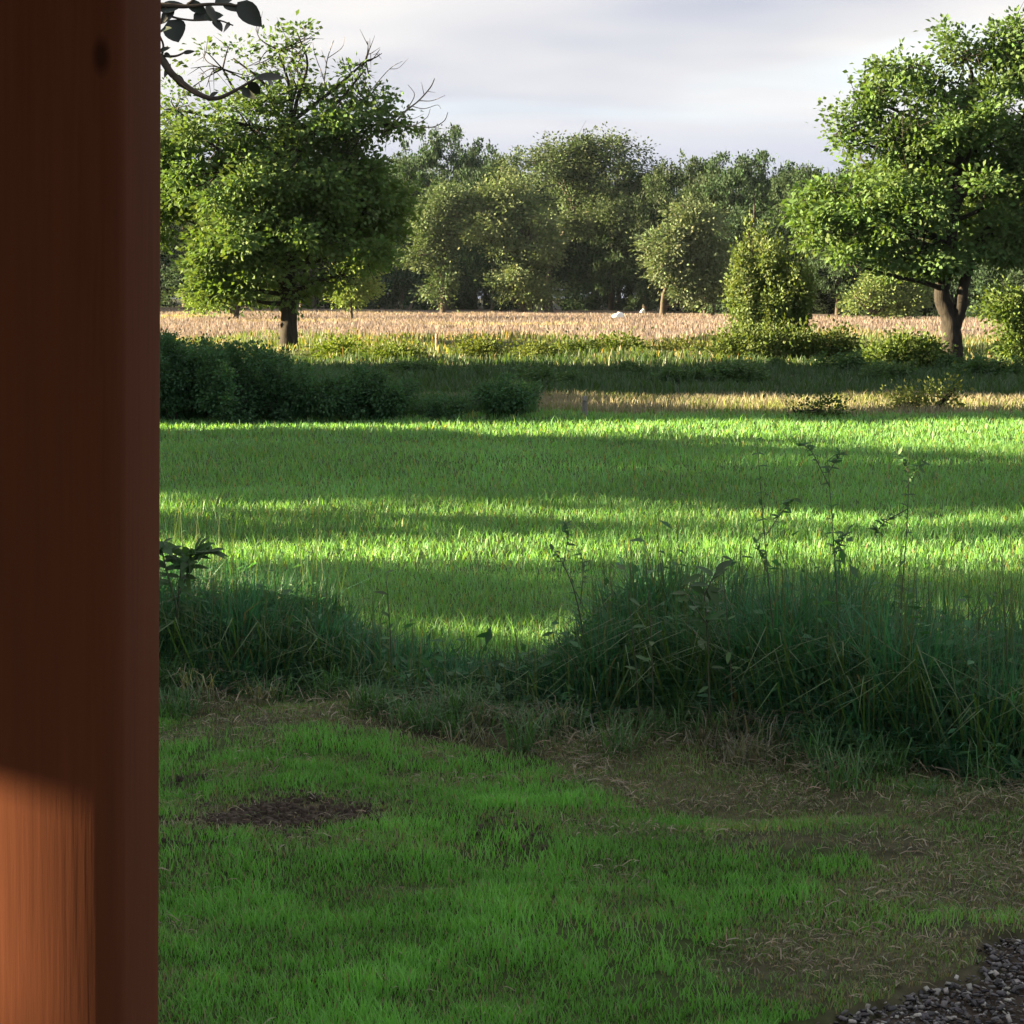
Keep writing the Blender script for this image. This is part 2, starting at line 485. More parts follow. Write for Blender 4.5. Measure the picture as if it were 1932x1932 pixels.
def box_np(lo, hi):
    lo, hi = np.array(lo, float), np.array(hi, float)
    V = np.array([[x, y, z] for z in (lo[2], hi[2]) for x, y in ((lo[0], lo[1]), (hi[0], lo[1]), (hi[0], hi[1]), (lo[0], hi[1]))])
    T = np.array([[0, 3, 2, 1], [4, 5, 6, 7], [0, 1, 5, 4], [1, 2, 6, 5], [2, 3, 7, 6], [3, 0, 4, 7]])
    return V, T
def build_porch():
    """unseen porch roof added over the post; its left eave keeps the sun off the upper part of the post"""
    t = thing('added_porch_roof', 'unseen timber porch roof added to shade the brown post', 'roof', (0, 0, 2.49))
    V, T = box_np((-2.978, 1.03, 0), (3.1, 1.17, .14)); link('front_beam', mesh_np('front_beam', V, T, M_TIMBER), t)
    V, T = box_np((-3.1, -2.5, -.14), (-2.98, 1.75, .14)); link('shade_beam', mesh_np('shade_beam', V, T, M_TIMBER), t)  # unseen beam, run forward to shade the upper post
    for k in range(10):
        V, T = box_np((-3.2, -2.6 + k * .43, .142), (3.2, -2.6 + k * .43 + .425, .165)); link('roof_board', mesh_np('roof_board', V, T, M_TIMBER), t)
build_porch()

# ------------------------------------------------------------------ trees
def crown_leaves(lobes, n_leaf, size, base, rng, origin, gap=.34, gscale=1.0, sprig=14, flat=.6, clumps=15, spread=.32, tier=.8):
    """leaf sprigs spread through ellipsoid lobes: (centre, radii, density)"""
    wts = np.array([(r[0] * r[2] + r[1] * r[2] + r[0] * r[1]) * dn for c, r, dn in lobes]); wts /= wts.sum()
    P, N = [], []
    for (c, r, dn), w in zip(lobes, wts):
        k = max(4, int(n_leaf * w / sprig)); r = np.asarray(r)
        # the lobe is a heap of smaller clumps, each a little heap of sprigs
        nc = int(clumps * (.7 + .6 * rng.random()))
        cd = unit(rng.normal(size=(nc, 3))); cr = .35 + .92 * rng.random(nc)
        cc = c[None] + cd * cr[:, None] * r
        cs = (.14 + .20 * rng.random(nc))[:, None] * r * np.array([1.15, 1.15, tier])
        own = rng.integers(0, nc, k * 2)
        d = unit(rng.normal(size=(k * 2, 3)))
        p = cc[own] + d * (rng.random(k * 2) ** .5)[:, None] * cs[own]
        core = rng.random(k * 2) < .12
        p[core] = c[None] + (d * (rng.random(k * 2) ** .5 * .7)[:, None] * r)[core]
        nd = unit(d * .7 + cd[own] * .6)
        keep = noise3(p * np.array([1, 1, 1 / tier]), gscale, 6) > gap * (1 + .0 * dn) + .10 * rng.normal(size=len(p))
        p, d = p[keep][:k], nd[keep][:k]
        P.append(p); N.append(d)
    P = np.concatenate(P); N = np.concatenate(N)
    n = len(P) * sprig
    sp = np.repeat(P, sprig, 0); sn = np.repeat(N, sprig, 0)
    off = rng.normal(size=(n, 3)) * spread * np.array([1, 1, flat]) * (size / .16) ** .5
    pos = sp + off
    t = unit(off * 1.2 + sn * .25 + rng.normal(size=(n, 3)) * .15 + np.array([0, 0, -.05]))
    nr = unit(sn * 1.0 + np.array([0, 0, .25]) + rng.normal(size=(n, 3)) * .36)
    L = size * (.7 + .6 * rng.random(n)); Wd = L * (.5 + .25 * rng.random(n))
    C = vary(base, len(P), rng, .22, .10).repeat(sprig, 0) * (1 + .2 * (rng.random((n, 1)) - .5))
    return leaves(pos - origin, t, nr, L, Wd, C, rng), P

def tree(name, label, cat, base_px, lobes_px, n_leaf, leaf, base_col, trunk_px=None, trunk_w=None, Y=None, group=None,
         seed=0, limbs=(), twigs=6, mat=None, bark=None, gap=.34, gscale=1.0, sprig=14, flat=.6, twig_r=.02, spread=.32, clumps=15, tier=.8):
    """a tree drawn as pixel lobes at its own distance: (px, py, rx, ry, depth offset in m, density)"""
    rng = np.random.default_rng(seed + 100)
    b = G(*base_px) if Y is None else PD(base_px[0], base_px[1], Y)
    Yb = b[1]; b[2] = float(ground_z(b[0], b[1])[0]) - .05
    k = Yb / F
    lobes = []
    for l in lobes_px:
        c = PD(l[0], l[1], Yb + l[4]); kk = (Yb + l[4]) / F
        lobes.append((c, (l[2] * kk, .5 * (l[2] + l[3]) * kk * 1.05, l[3] * kk), l[5] if len(l) > 5 else 1.0))
    t = thing(name, label, cat, tuple(b), group)
    (V, T, C), P = crown_leaves(lobes, n_leaf, leaf, base_col, rng, b, gap, gscale, sprig, flat, spread=spread, clumps=clumps, tier=tier)
    link('crown', mesh_np('crown', V, T, mat or M_LEAF, C), t)
    bark = bark or M_BARK
    if trunk_px:
        pts = [np.array([b[0], b[1], b[2] - .1])] + [PD(x, y, Yb) for x, y in trunk_px]
        path = curve(pts, 8)
        s = np.linspace(0, 1, len(path))
        R = trunk_w * k / 2 * (1 - .62 * s) * (1 + .45 * np.exp(-s * 14))
        V, T = tube(path - b, R, 12, .07, rng)
        link('trunk', mesh_np('trunk', V, T, bark, None, True), t)
        top = path
    else:
        top = np.array([b, b + (0, 0, .6)])
    for lm in limbs:
        pts = [PD(x, y, Yb + dz) for x, y, dz in lm[0]]
        path = curve(pts, 6); s = np.linspace(0, 1, len(path))
        V, T = tube(path - b, lm[1] * k / 2 * (1 - .75 * s), 8, .08, rng)
        link('limb', mesh_np('limb', V, T, bark, None, True), t)
    if twigs:
        a = Acc()
        for (c, r, dn) in lobes:
            # bough from the stem to the lobe, then twigs out into it
            j = np.argmin(np.linalg.norm(top - (c - np.array([0, 0, r[2]])), axis=1)); st = top[j]
            if np.linalg.norm(c - st) > .3:
                mid = st * .45 + c * .55 + np.array([0, 0, -.15 * r[2]]) + rng.normal(size=3) * .1 * r[0]
                V, T = tube(curve([st, mid, c], 5) - b, np.linspace(twig_r * 3.2, twig_r * 1.3, 11), 6); a.add(V, T)
            for q in range(int(twigs)):
                d = unit(rng.normal(size=3) + np.array([0, 0, .3])); e = c + d * np.array(r) * (.75 + .3 * rng.random())
                m1 = (c + e) / 2 + rng.normal(size=3) * .12 * r[0]
                V, T = tube(curve([c, m1, e], 4) - b, np.linspace(twig_r * 1.2, twig_r * .35, 9), 4); a.add(V, T)
                for w in range(2):
                    e2 = e + rng.normal(size=3) * .3 * r[0]
                    V, T = tube(curve([m1 * .4 + e * .6, e2], 4) - b, np.linspace(twig_r * .6, twig_r * .2, 4), 3); a.add(V, T)
        link('boughs', a.mesh('boughs', bark), t)
    return t

OAK = (.088, .145, .052)
# left oak in the meadow
oakL = tree('oak_tree', 'broad leafy oak on the left with bare twigs at its upper right', 'tree', (543, 668),
     [(300, 300, 80, 70, 0), (315, 390, 65, 60, 1), (415, 325, 95, 75, -1.2), (535, 335, 105, 80, -1.4), (665, 325, 90, 65, 0), (700, 395, 70, 65, .5),
      (600, 430, 115, 70, -.8), (440, 440, 95, 75, -1.2), (400, 520, 48, 42, -.5, .9), (450, 545, 42, 30, -.8, .7), (655, 465, 70, 50, .3, .7), (640, 520, 45, 35, -.6, .3),
      (560, 420, 120, 120, 1.8), (470, 240, 105, 55, -.5, .38), (600, 250, 100, 48, 0, .55), (330, 205, 45, 35, 0, .25),
      (420, 130, 75, 60, 0, .24), (525, 95, 75, 48, 0, .15), (560, 165, 80, 50, .5, .2), (690, 190, 48, 60, 0, .4), (690, 115, 38, 40, 0, .25), (735, 235, 45, 25, 0, .3),
      (555, 545, 35, 30, -.3, .7), (500, 500, 50, 40, -.8, .8)],
     74000, .185, OAK, [(545, 600), (543, 530), (550, 440), (545, 330), (550, 230)], 34, seed=1, twigs=10, twig_r=.026, gap=.46, gscale=1.6, tier=.66, clumps=22, spread=.24,
     limbs=[([(545, 540, 0), (520, 505, -.4), (490, 490, -.8), (430, 470, -1)], 15), ([(548, 470, 0), (600, 420, -.5), (670, 380, -.3), (720, 340, 0)], 15),
            ([(547, 430, 0), (490, 360, -.5), (420, 290, -.8), (360, 240, -.5)], 14), ([(548, 330, 0), (590, 240, 0), (640, 190, 0), (690, 130, 0)], 11),
            ([(548, 330, 0), (530, 230, 0), (500, 160, 0), (440, 110, 0)], 11), ([(549, 260, 0), (560, 190, 0), (580, 120, 0), (560, 60, 0)], 9)])
def dead_branch(t, spec, Yb, r):
    b = np.array(t.location); a = Acc(); k = Yb / F
    for pts, w in spec:
        p = curve([PD(x, y, Yb + .2 * math.sin(i)) for i, (x, y) in enumerate(pts)], 5)
        V, T = tube(p - b, np.linspace(w, w * .35, len(p)) * k / 2, 5); a.add(V, T)
    o = link('dead_branch', a.mesh('dead_branch', M_DEAD), t); o['label'] = 'bare grey branch without leaves'
YL = oakL.location[1]
dead_branch(oakL, [([(690, 260), (735, 240), (765, 210), (790, 190), (812, 165), (820, 148)], 5), ([(765, 210), (782, 180), (770, 160)], 2.5), ([(790, 190), (815, 190), (840, 180)], 2.2),
    ([(735, 240), (775, 238), (815, 240), (838, 228), (845, 212)], 3.5), ([(800, 178), (795, 155)], 1.8), ([(775, 200), (800, 205), (825, 198), (832, 205)], 2), ([(780, 238), (805, 222), (812, 205)], 2),
    ([(815, 240), (842, 244)], 1.6), ([(760, 215), (775, 225), (800, 215)], 1.8), ([(805, 172), (822, 175)], 1.4)], YL, .03)
dead_branch(oakL, [([(600, 240), (612, 150), (618, 110), (630, 75)], 3.5), ([(612, 150), (595, 105), (590, 80)], 2.2), ([(616, 120), (605, 90)], 1.6), ([(618, 110), (645, 90), (650, 70)], 1.8),
    ([(700, 170), (735, 130), (760, 115)], 2), ([(735, 130), (752, 128), (770, 110)], 1.6), ([(560, 130), (575, 70), (572, 45)], 2)], YL, .03)

oakR = tree('oak_tree', 'tall oak on the right with forked trunk, cut by the picture edge', 'tree', (1797, 692),
     [(1590, 240, 40, 45, 0, .5), (1630, 270, 60, 55, 0, .75), (1650, 190, 55, 50, 0, .55), (1700, 140, 60, 45, 0, .6), (1760, 190, 80, 60, -.6, .7), (1820, 110, 65, 50, 0, .6), (1895, 80, 65, 55, 0, .65),
      (1960, 110, 70, 70, 0, .7), (1700, 270, 90, 65, -.8, .85), (1820, 240, 100, 75, -.9, .85), (1930, 220, 85, 85, 0, .8), (2010, 260, 80, 110, 0),
      (1520, 405, 45, 32, 0, .9), (1560, 430, 65, 50, -.5), (1610, 380, 75, 50, -.6), (1690, 390, 100, 60, -1.2), (1640, 460, 90, 42, -.8), (1740, 470, 85, 48, -.8), (1820, 370, 100, 75, -1), (1900, 350, 80, 80, 0),
      (1905, 450, 85, 55, -.6), (1990, 430, 90, 90, 0), (1800, 420, 130, 110, 2), (1760, 300, 120, 80, 1.6)],
     70000, .15, (.084, .144, .050), [(1794, 610), (1777, 558), (1790, 480), (1802, 380), (1815, 270), (1830, 180)], 37, seed=2, twigs=9, twig_r=.022, gap=.46, gscale=1.35, tier=.66, clumps=22, spread=.20,
     limbs=[([(1778, 545, 0), (1772, 520, -.2), (1755, 480, -.4), (1700, 430, -.8)], 16), ([(1797, 625, 0), (1812, 580, -.1), (1818, 540, -.2), (1838, 480, -.3), (1880, 410, -.3), (1930, 350, 0)], 30),
            ([(1785, 548, 0), (1740, 532, -.5), (1690, 522, -.8), (1640, 508, -.8), (1570, 495, -.6)], 11), ([(1802, 470, 0), (1740, 430, -.6), (1660, 390, -.8), (1570, 370, -.5)], 12),
            ([(1803, 380, 0), (1760, 300, -.4), (1690, 250, -.3), (1640, 200, 0)], 12), ([(1810, 300, 0), (1870, 220, 0), (1910, 130, 0)], 12)])

# ------------------------------------------------------------------ far wood, running away to the left
FARC = (.085, .122, .060)
def far(name, label, base, lobes, n, seed, trunk=None, tw=10, col=FARC, limbs=(), leaf=.34, group=None, gap=.30, twigs=2):
    return tree(name, label, 'tree', base, lobes, int(n * 2.6), leaf, col, trunk, tw, seed=seed, mat=M_FAR, bark=M_BARKF, gap=gap, gscale=2.2, sprig=9, twigs=twigs,
                twig_r=.06, limbs=limbs, spread=.42, group=group)
far('slender_tree', 'slender leaning far tree with its trunk bare at the meadow edge', (835, 590),
    [(820, 385, 45, 35, 0), (850, 420, 45, 45, 0), (815, 440, 35, 40, -1), (790, 480, 38, 30, 0, .7), (835, 500, 28, 35, 0, .8), (825, 545, 22, 28, 0, .7), (870, 380, 40, 30, 1)], 5200, 11,
    [(836, 560), (838, 500), (840, 420)], 11)
far('weeping_tree', 'far tree with an arching crown drooping to the meadow, leaf colour lightened as if sunlit', (985, 590),
    [(905, 400, 45, 45, 0), (950, 370, 60, 45, 0), (1000, 420, 65, 60, 0), (940, 440, 45, 35, -1), (1000, 500, 55, 60, -1), (960, 540, 38, 38, -1), (1010, 555, 45, 30, 0), (1035, 470, 35, 45, 0), (905, 440, 25, 40, -1, .7)], 9000, 12,
    [(990, 540), (1000, 450)], 12, (.110, .148, .072))  # leaf colour lightened so this front tree reads as sunlit
far('domed_tree', 'largest rounded tree of the far wood, rising above its neighbours', (1035, 588),
    [(1060, 330, 80, 65, 0), (1150, 340, 80, 70, 0), (1105, 295, 85, 35, 0, .9), (1030, 300, 40, 35, 1, .7), (1180, 300, 35, 30, 1, .7), (1190, 400, 60, 60, 0), (1110, 400, 90, 60, -1)], 11000, 13,
    [(1040, 500), (1085, 390)], 14, (.070, .100, .050))
far('round_tree', 'small round far tree on a short leaning trunk beside the dark hollow', (1250, 597),
    [(1265, 480, 42, 40, 0), (1310, 430, 45, 40, 0), (1335, 480, 45, 45, 1), (1290, 530, 40, 38, 0), (1340, 540, 40, 40, 0), (1250, 500, 25, 28, -1, .7), (1300, 400, 30, 18, 0, .7)], 7500, 14,
    [(1252, 560), (1262, 530), (1290, 460)], 11, (.108, .142, .076), limbs=[([(1345, 597, 0), (1347, 560, 0), (1340, 520, 0)], 7)])  # sunlit look put into the lighter leaf colour
far('meadow_sapling', 'thin pale-trunked sapling standing out in the tan meadow, right of the left oak', (664, 604),
    [(662, 535, 22, 24, 0), (680, 510, 24, 22, 0), (650, 560, 12, 12, 0, .7), (690, 545, 15, 14, 0, .7)], 2600, 15, [(663, 575), (668, 535)], 7, (.15, .21, .055), leaf=.24)
far('meadow_tree', 'small bushy tree in the tan meadow seen below the left oak', (445, 600),
    [(420, 520, 60, 45, 0), (470, 500, 55, 45, 0), (390, 555, 38, 28, 0), (480, 550, 40, 30, 0), (430, 460, 60, 40, 1), (500, 545, 22, 20, 0, .7)], 8500, 16, [(447, 575), (440, 530), (440, 480)], 10, (.16, .24, .05), leaf=.24)
far('meadow_tree', 'small bushy tree in the tan meadow seen beneath the right oak', (1643, 602),
    [(1620, 565, 22, 20, 0), (1650, 550, 30, 22, 0), (1690, 570, 35, 20, 0), (1670, 535, 40, 22, 1), (1720, 550, 35, 28, 1)], 4500, 17, [(1643, 580), (1645, 555)], 8, (.12, .165, .06), leaf=.26)
far('fallen_tree', 'bare leaning trunk propped at the foot of the far wood', (772, 586), [(810, 555, 14, 8, 0, .3)], 160, 18, [(785, 560), (806, 545)], 6, twigs=2)
# taller trees standing behind them
def base_y(px): return 582 + (px - 300) * 22 / 1632
BACK = [(350, 330, 100), (470, 310, 110), (590, 330, 100), (700, 330, 80), (845, 252, 72), (760, 300, 60), (930, 305, 60), (1255, 305, 60), (1330, 330, 55), (1420, 298, 75), (1510, 320, 60), (1580, 330, 65), (1680, 330, 80), (1790, 340, 80), (1900, 330, 80), (2010, 330, 90),
        (240, 340, 110), (120, 330, 110), (0, 330, 110)]
lab = {845: 'pale-topped tree of the far wood next to the left oak', 930: 'low dark crown in the far wood between pale top and largest dome', 1255: 'feathery crown in the far wood just right of the largest dome',
       1420: 'wide dark crown in the far wood behind the small round tree', 1510: 'rounded crown of the far wood touching the right oak', 760: 'dark crown of the far wood against the right side of the left oak', 1330: 'low crown in the far wood right above the small round tree'}
PROTO = []
for v in range(4):                              # four crown shapes, 1 m wide and high, shared by the trees behind
    rg = np.random.default_rng(v + 50); lb = []
    for q in range(13):
        fz = [.88, .78, .82, .66, .62, .62, .48, .42, .42, .28, .24, .24, .10][q]; ox = [0, -.2, .2, 0, -.3, .3, 0, -.32, .3, 0, -.27, .27, 0][q]
        lb.append((np.array([ox + .05 * rg.normal(), .18 * rg.normal(), fz + .03 * rg.normal()]), (.14 + .12 * rg.random(), .24, (.09 if q < 3 else .12) + .05 * rg.random()), 1.0))
    (V, T, C), P = crown_leaves(lb, 20000, .023, np.array((.042, .068, .036)) * (1 + .25 * (rg.random(3) - .5)), rg, np.zeros(3), .30, .11, 9, .8, spread=.045)  # leaf colour darkened to stand for shade inside the wood
    PROTO.append(mesh_np('crown', V, T, M_FAR, C))
V, T = tube(np.array([(0, 0, -.02), (.005, 0, .2), (-.005, .01, .5), (0, 0, .75)]), [.028, .02, .013, .005], 8, .06); PTRUNK = mesh_np('trunk', V, T, M_BARKF, None, True)
for i, (px, ty, rx) in enumerate(BACK):
    yb = base_y(px) - 4; b = G(px, yb); b[1] += 4; kk = b[1] / F
    t = thing('wood_tree', lab.get(px, 'tree of the far wood hidden mostly behind the oaks and the post'), 'tree', (b[0] * (b[1] / (b[1] - 4)), b[1], 0), 'trees of the far wood', [0, .6, -.5, .3, -.9][i % 5])
    wd, hh = rx * 2 * kk * 1.4, (yb - ty) * kk * 1.02
    for nm, me in (('crown', PROTO[(i * 3 + i // 4) % 4]), ('trunk', PTRUNK)):
        o = link(nm, me, t); o.scale = (wd, wd, hh)
for i, (px, row) in enumerate([(p, 0) for p in range(-60, 2100, 68)] + [(p, 1) for p in range(-40, 2100, 95)]):     # rows behind, closing the wood
    yb = base_y(px) - 5; b = G(px, yb) + np.array([0, 13 + 15 * row, 0]); kk = b[1] / F
    t = thing('wood_tree', ['second-row tree of the far wood, shade put into its leaf colour', 'rearmost tree of the far wood, shade put into its leaf colour'][row], 'tree', (b[0], b[1], 0), ['second row of the far wood', 'rearmost row of the far wood'][row], (i * 1.3) % 6.2)
    wd, hh = (165 + 50 * ((i * 5) % 7) / 6) * kk, (225 + 50 * ((i * 7) % 5) / 4 + 12 * row) * kk
    for nm, me in (('crown', PROTO[(i + 1) % 4]), ('trunk', PTRUNK)):
        o = link(nm, me, t); o.scale = (wd, wd, hh)
for i in range(12):                              # trees added at left, out of view, to shade the foot of the wood
    yy = 217 + (i % 6) * 13 + 5 * (i // 6); xx = -68 - .12 * (yy - 217) - 13 * (i // 6)
    t = thing('wood_tree', 'tall tree added at left, outside the view, to shade the wood', 'tree', (xx, yy, 0), 'added trees shading the wood from the left', (i * 1.7) % 6)
    for nm, me in (('crown', PROTO[i % 4]), ('trunk', PTRUNK)):
        o = link(nm, me, t); o.scale = (17, 17, 26 + (i * 5) % 4)
# undergrowth at the foot of the wood, in the shade-darkened leaf colour
rg = np.random.default_rng(91)
for i, px in enumerate([q for q in range(280, 2000, 110) if not 1040 < q < 1260]):
    yb = base_y(px) - 5
    b = G(px, yb); kk = b[1] / F
    t = thing('undergrowth_bush', 'low bush in the undergrowth at the foot of the far wood, shade put into its leaf colour', 'bush', (b[0], b[1] + 9, 0), 'undergrowth of the far wood', (i * 2.1) % 3)
    o = link('crown', PROTO[i % 4], t); o.scale = (110 * kk, 110 * kk, (70 + 30 * rg.random()) * kk)

# ------------------------------------------------------------------ bushes on the banks
def bush(name, label, base, lobes, n, leaf, col, seed, gap=.34, mat=None, twigs=4, tr=.012, flat=1.0, spread=.22, sprig=10, group=None, cat='bush', Y=None, clumps=15):
    return tree(name, label, cat, base, lobes, n, leaf, col, None, None, Y=Y, seed=seed, gap=gap, gscale=.6, sprig=sprig, twigs=twigs, twig_r=tr, mat=mat, flat=flat, spread=spread, group=group, clumps=clumps)
bush('willow_bush', 'upright feathery yellow-green willow bush in front of the far wood', (1460, 668),
     [(1398, 505, 13, 50, 0, .8), (1420, 485, 12, 45, .3, .8), (1440, 480, 12, 42, -.3, .8), (1464, 505, 13, 42, .2), (1488, 510, 12, 40, -.3), (1512, 505, 11, 42, .3, .8), (1528, 530, 9, 36, 0, .7), (1384, 560, 12, 34, 0, .7),
      (1408, 570, 18, 50, -.4), (1436, 565, 18, 55, .4), (1462, 570, 18, 50, -.4), (1490, 572, 17, 48, .4), (1514, 580, 15, 42, -.2), (1425, 620, 30, 30, 0), (1470, 625, 34, 30, 0), (1505, 622, 22, 26, 0), (1376, 590, 9, 20, 0, .5), (1413, 446, 6, 16, 0, .5), (1441, 446, 6, 16, 0, .5), (1505, 468, 6, 16, 0, .5)],
     20000, .11, (.118, .165, .068), 31, flat=2.2, twigs=4, spread=.11, Y=56.3, clumps=9, gap=.40)
bush('bramble_bush', 'wide low bramble spreading below the willow bush', (1480, 700),
     [(1400, 655, 55, 25, 0), (1470, 650, 60, 30, -.5), (1540, 660, 60, 25, 0), (1590, 675, 40, 16, 0), (1350, 675, 40, 16, 0)], 12000, .11, (.090, .130, .045), 32, Y=55)
bush('bramble_bush', 'low sunlit bramble left of the right oak trunk', (1720, 695), [(1700, 668, 45, 20, 0), (1750, 668, 40, 22, 0), (1660, 680, 30, 14, 0)], 6500, .11, (.095, .145, .045), 33)
bush('hawthorn_bush', 'leafy bush at the right picture edge beyond the oak trunk', (1925, 690), [(1925, 640, 40, 35, 0), (1900, 575, 45, 26, 0), (1950, 600, 45, 45, 0), (1960, 660, 40, 30, 0)], 8000, .12, (.10, .155, .048), 34)
for i, (px, py, rx, ry, c) in enumerate([(1085, 668, 34, 16, (.05, .08, .02)), (1175, 665, 40, 18, (.08, .12, .025)), (1010, 672, 40, 14, (.09, .12, .03)), (905, 668, 30, 15, (.09, .12, .03)), (740, 675, 42, 16, (.09, .13, .025)), (1290, 668, 34, 14, (.09, .11, .035)), (640, 668, 40, 18, (.10, .15, .025))]):
    bush('bramble_bush', ['dark green hummock of bramble, middle of the far bank', 'olive bramble hummock just right of the dark one on the far bank', 'small bramble patch left of the dark hummock on the far bank', 'bramble patch right of the pale fence stake', 'bramble patch left of the pale fence stake', 'small bramble patch left of the willow bush', 'bright bramble right beside the left oak trunk'][i],
         (px, py + ry), [(px, py, rx, ry, 0), (px + rx * .6, py + 4, rx * .6, ry * .7, .5), (px - rx * .6, py + 5, rx * .6, ry * .6, .3)], 2600, .10, c, 40 + i, group='brambles on the far bank')
# nettles in shade on the near edge of the bank
NET = (.055, .12, .06)
for i, (px, lb, n) in enumerate([(330, [(300, 720, 60, 60, 0), (350, 710, 45, 65, .5), (320, 665, 45, 30, 1.5)], 9000), (430, [(420, 720, 55, 60, 0), (450, 740, 50, 45, -.4), (400, 680, 40, 30, 1)], 8000),
                                (530, [(510, 725, 50, 55, 0), (560, 740, 45, 45, 0), (520, 690, 30, 25, 1)], 7000), (650, [(620, 745, 55, 40, 0), (680, 750, 50, 38, 0)], 5500), (740, [(735, 755, 45, 30, 0)], 3000), (950, [(930, 755, 45, 28, 0), (975, 752, 32, 30, 0)], 4200), (830, [(830, 774, 50, 12, 0)], 1500)]):
    bush('nettle_patch', ['tall dark nettle mass against the wooden post', 'dark nettle mass second from the post', 'dark nettle mass in line below the left oak trunk', 'lower dark nettles sloping down towards the field', 'small dark nettle mound ending the long clump', 'separate dark nettle mound left of the grey fence post', 'very low fringe of nettles between two mounds'][i],
         (px, 792), lb, int(n * 1.3), .055, NET, 60 + i, gap=.22, flat=1.3, spread=.10, twigs=10, tr=.006, group='nettles along the field edge', cat='nettles')
bush('rough_tuft', 'dark low tuft of weeds on the tan strip', (1520, 786), [(1510, 775, 42, 10, 0), (1540, 778, 30, 8, 0)], 2200, .07, (.05, .08, .03), 70, cat='plant')
bush('yellow_weed', 'yellow-green weed with a raised shoot on the tan strip at right', (1760, 776), [(1730, 760, 40, 10, 0, .7), (1780, 752, 25, 8, 0, .6), (1798, 740, 8, 10, 0, .6), (1690, 766, 25, 6, 0, .5)], 1300, .07, (.10, .13, .04), 71, cat='plant')

WB = []
for v in range(3):
    rg = np.random.default_rng(v + 700)
    lb = [(np.array([rg.normal() * .35, rg.normal() * .2, .25 + .2 * rg.random()]), (.28, .28, .22 + .15 * rg.random()), 1.0) for q in range(5)]
    (V, T, C), P = crown_leaves(lb, 2200, .085, (.07, .13, .055), rg, np.zeros(3), .2, .2, 8, 1.3, spread=.07); WB.append(mesh_np('leaves', V, T, M_LEAF, C))
rg = np.random.default_rng(710)
for i in range(14):
    px = 600 + i * 98 + rg.normal() * 14; yy = 40 + 12.5 * rg.random(); b = np.array([(px - CX) / F * yy, yy, 0])
    t = thing('bank_weed', 'clump of leafy weeds in the shaded ditch bank', 'plant', tuple(b), 'weed clumps of the shaded bank', rg.random() * 6)
    o = link('leaves', WB[i % 3], t); sc = .45 + .35 * rg.random(); o.scale = (sc * 1.6, sc * 1.6, sc)

# ------------------------------------------------------------------ out of frame to the left: what shades the fields
def ell_tree(name, label, x, y, z0, z1, rx, ry, n, leaf, seed, col=OAK, cat='tree', nl=9, group=None):
    rng = np.random.default_rng(seed)
    c = np.array([x, y, (z0 + z1) / 2]); r = np.array([rx, ry, (z1 - z0) / 2])
    lobes = [(c, tuple(r * .8), 1.0)]
    for q in range(nl):
        d = unit(rng.normal(size=3)); lobes.append((c + d * r * .62, tuple(r * .38), 1.0))
    t = thing(name, label, cat, (x, y, 0), group)
    (V, T, C), P = crown_leaves(lobes, n, leaf, col, rng, np.array([x, y, 0.0]), .14, .8, 10, .8)
    link('crown', mesh_np('crown', V, T, M_LEAF, C), t)
    p = curve([(0, 0, -.1), (.1, 0, z0 + .3), (0, .1, (z0 + z1) / 2), (0, 0, z1 * .85)], 5)
    V, T = tube(p, np.linspace(.035 * z1, .008 * z1, len(p)) * .6, 10, .08, rng); link('trunk', mesh_np('trunk', V, T, M_BARK, None, True), t)
    return t
T13 = math.tan(SUN_EL)
def shade(xr, d0, d1, zlo, zhi, seed, lab, n=9000, leaf=.22, yoff=0):
    yc = (d0 + d1) / 2 + math.tan(-SUN_AZ) * (-xr)
    ell_tree('field_tree', lab, xr, yc + yoff, zlo, zhi, max(1.2, (d1 - d0) / 2), (d1 - d0) / 2, n, leaf, seed, group='trees left of the field')
shade(-14, 11.8, 14.0, .3, 6.0, 301, 'small tree left of the field, first beyond the added hedge', 4200, .20)
shade(-15, 15.3, 17.0, .3, 6.5, 302, 'narrow small tree left of the field, second beyond the added hedge', 2600, .20)
shade(-24, 18.4, 23.2, .8, 13, 303, 'tall tree left of the field', 15000, .46)
shade(-18, 20.6, 27.8, .3, 4.5, 304, 'broad low tree left of the field', 15000, .42)
shade(-23, 30.6, 32.8, .3, 11, 309, 'slim tree left of the nettle bank', 9000, .27)
def box_shade_tree(x, y, w, h, seed, lab):  # unseen tree, boxed in shape so its shadow covers the bank
    rng = np.random.default_rng(seed); n = int(700 * h)
    t = thing('added_shade_tree', lab, 'tree', (x, y, 0), 'unseen trees added to shade the banks')
    u = (rng.random((n, 3)) - .5) * np.array([3.4, w * 1.1, 1]); u[:, 2] = (.15 + rng.random(n) * (h - .15)) + .25 * np.sin(u[:, 1] * 2.1 + seed)
    V, T, C = leaves(u, rng.normal(size=(n, 3)), rng.normal(size=(n, 3)), .5 + .2 * rng.random(n), .34 + .1 * rng.random(n), vary(OAK, n, rng), rng)
    link('crown', mesh_np('crown', V, T, M_LEAF, C), t)
    p = curve([(0, 0, -.1), (.1, 0, h * .4), (0, .1, h * .8)], 5); V, T = tube(p, np.linspace(.2, .05, len(p)), 10, .08, rng); link('trunk', mesh_np('trunk', V, T, M_BARK, None, True), t)
for k in range(5):
    box_shade_tree(-26, 39.6 + k * 2.75, 3.1, 9.6, 320 + k, ['nearest', 'second', 'third', 'fourth', 'farthest'][k] + ' tree of the unseen row added to shade the ditch bank')
for k in range(3):
    box_shade_tree(-24, 32.4 + k * 2.6, 3.6, 5.7, 330 + k, ['nearest', 'middle', 'farthest'][k] + ' unseen low tree added to shade the nettle bank')
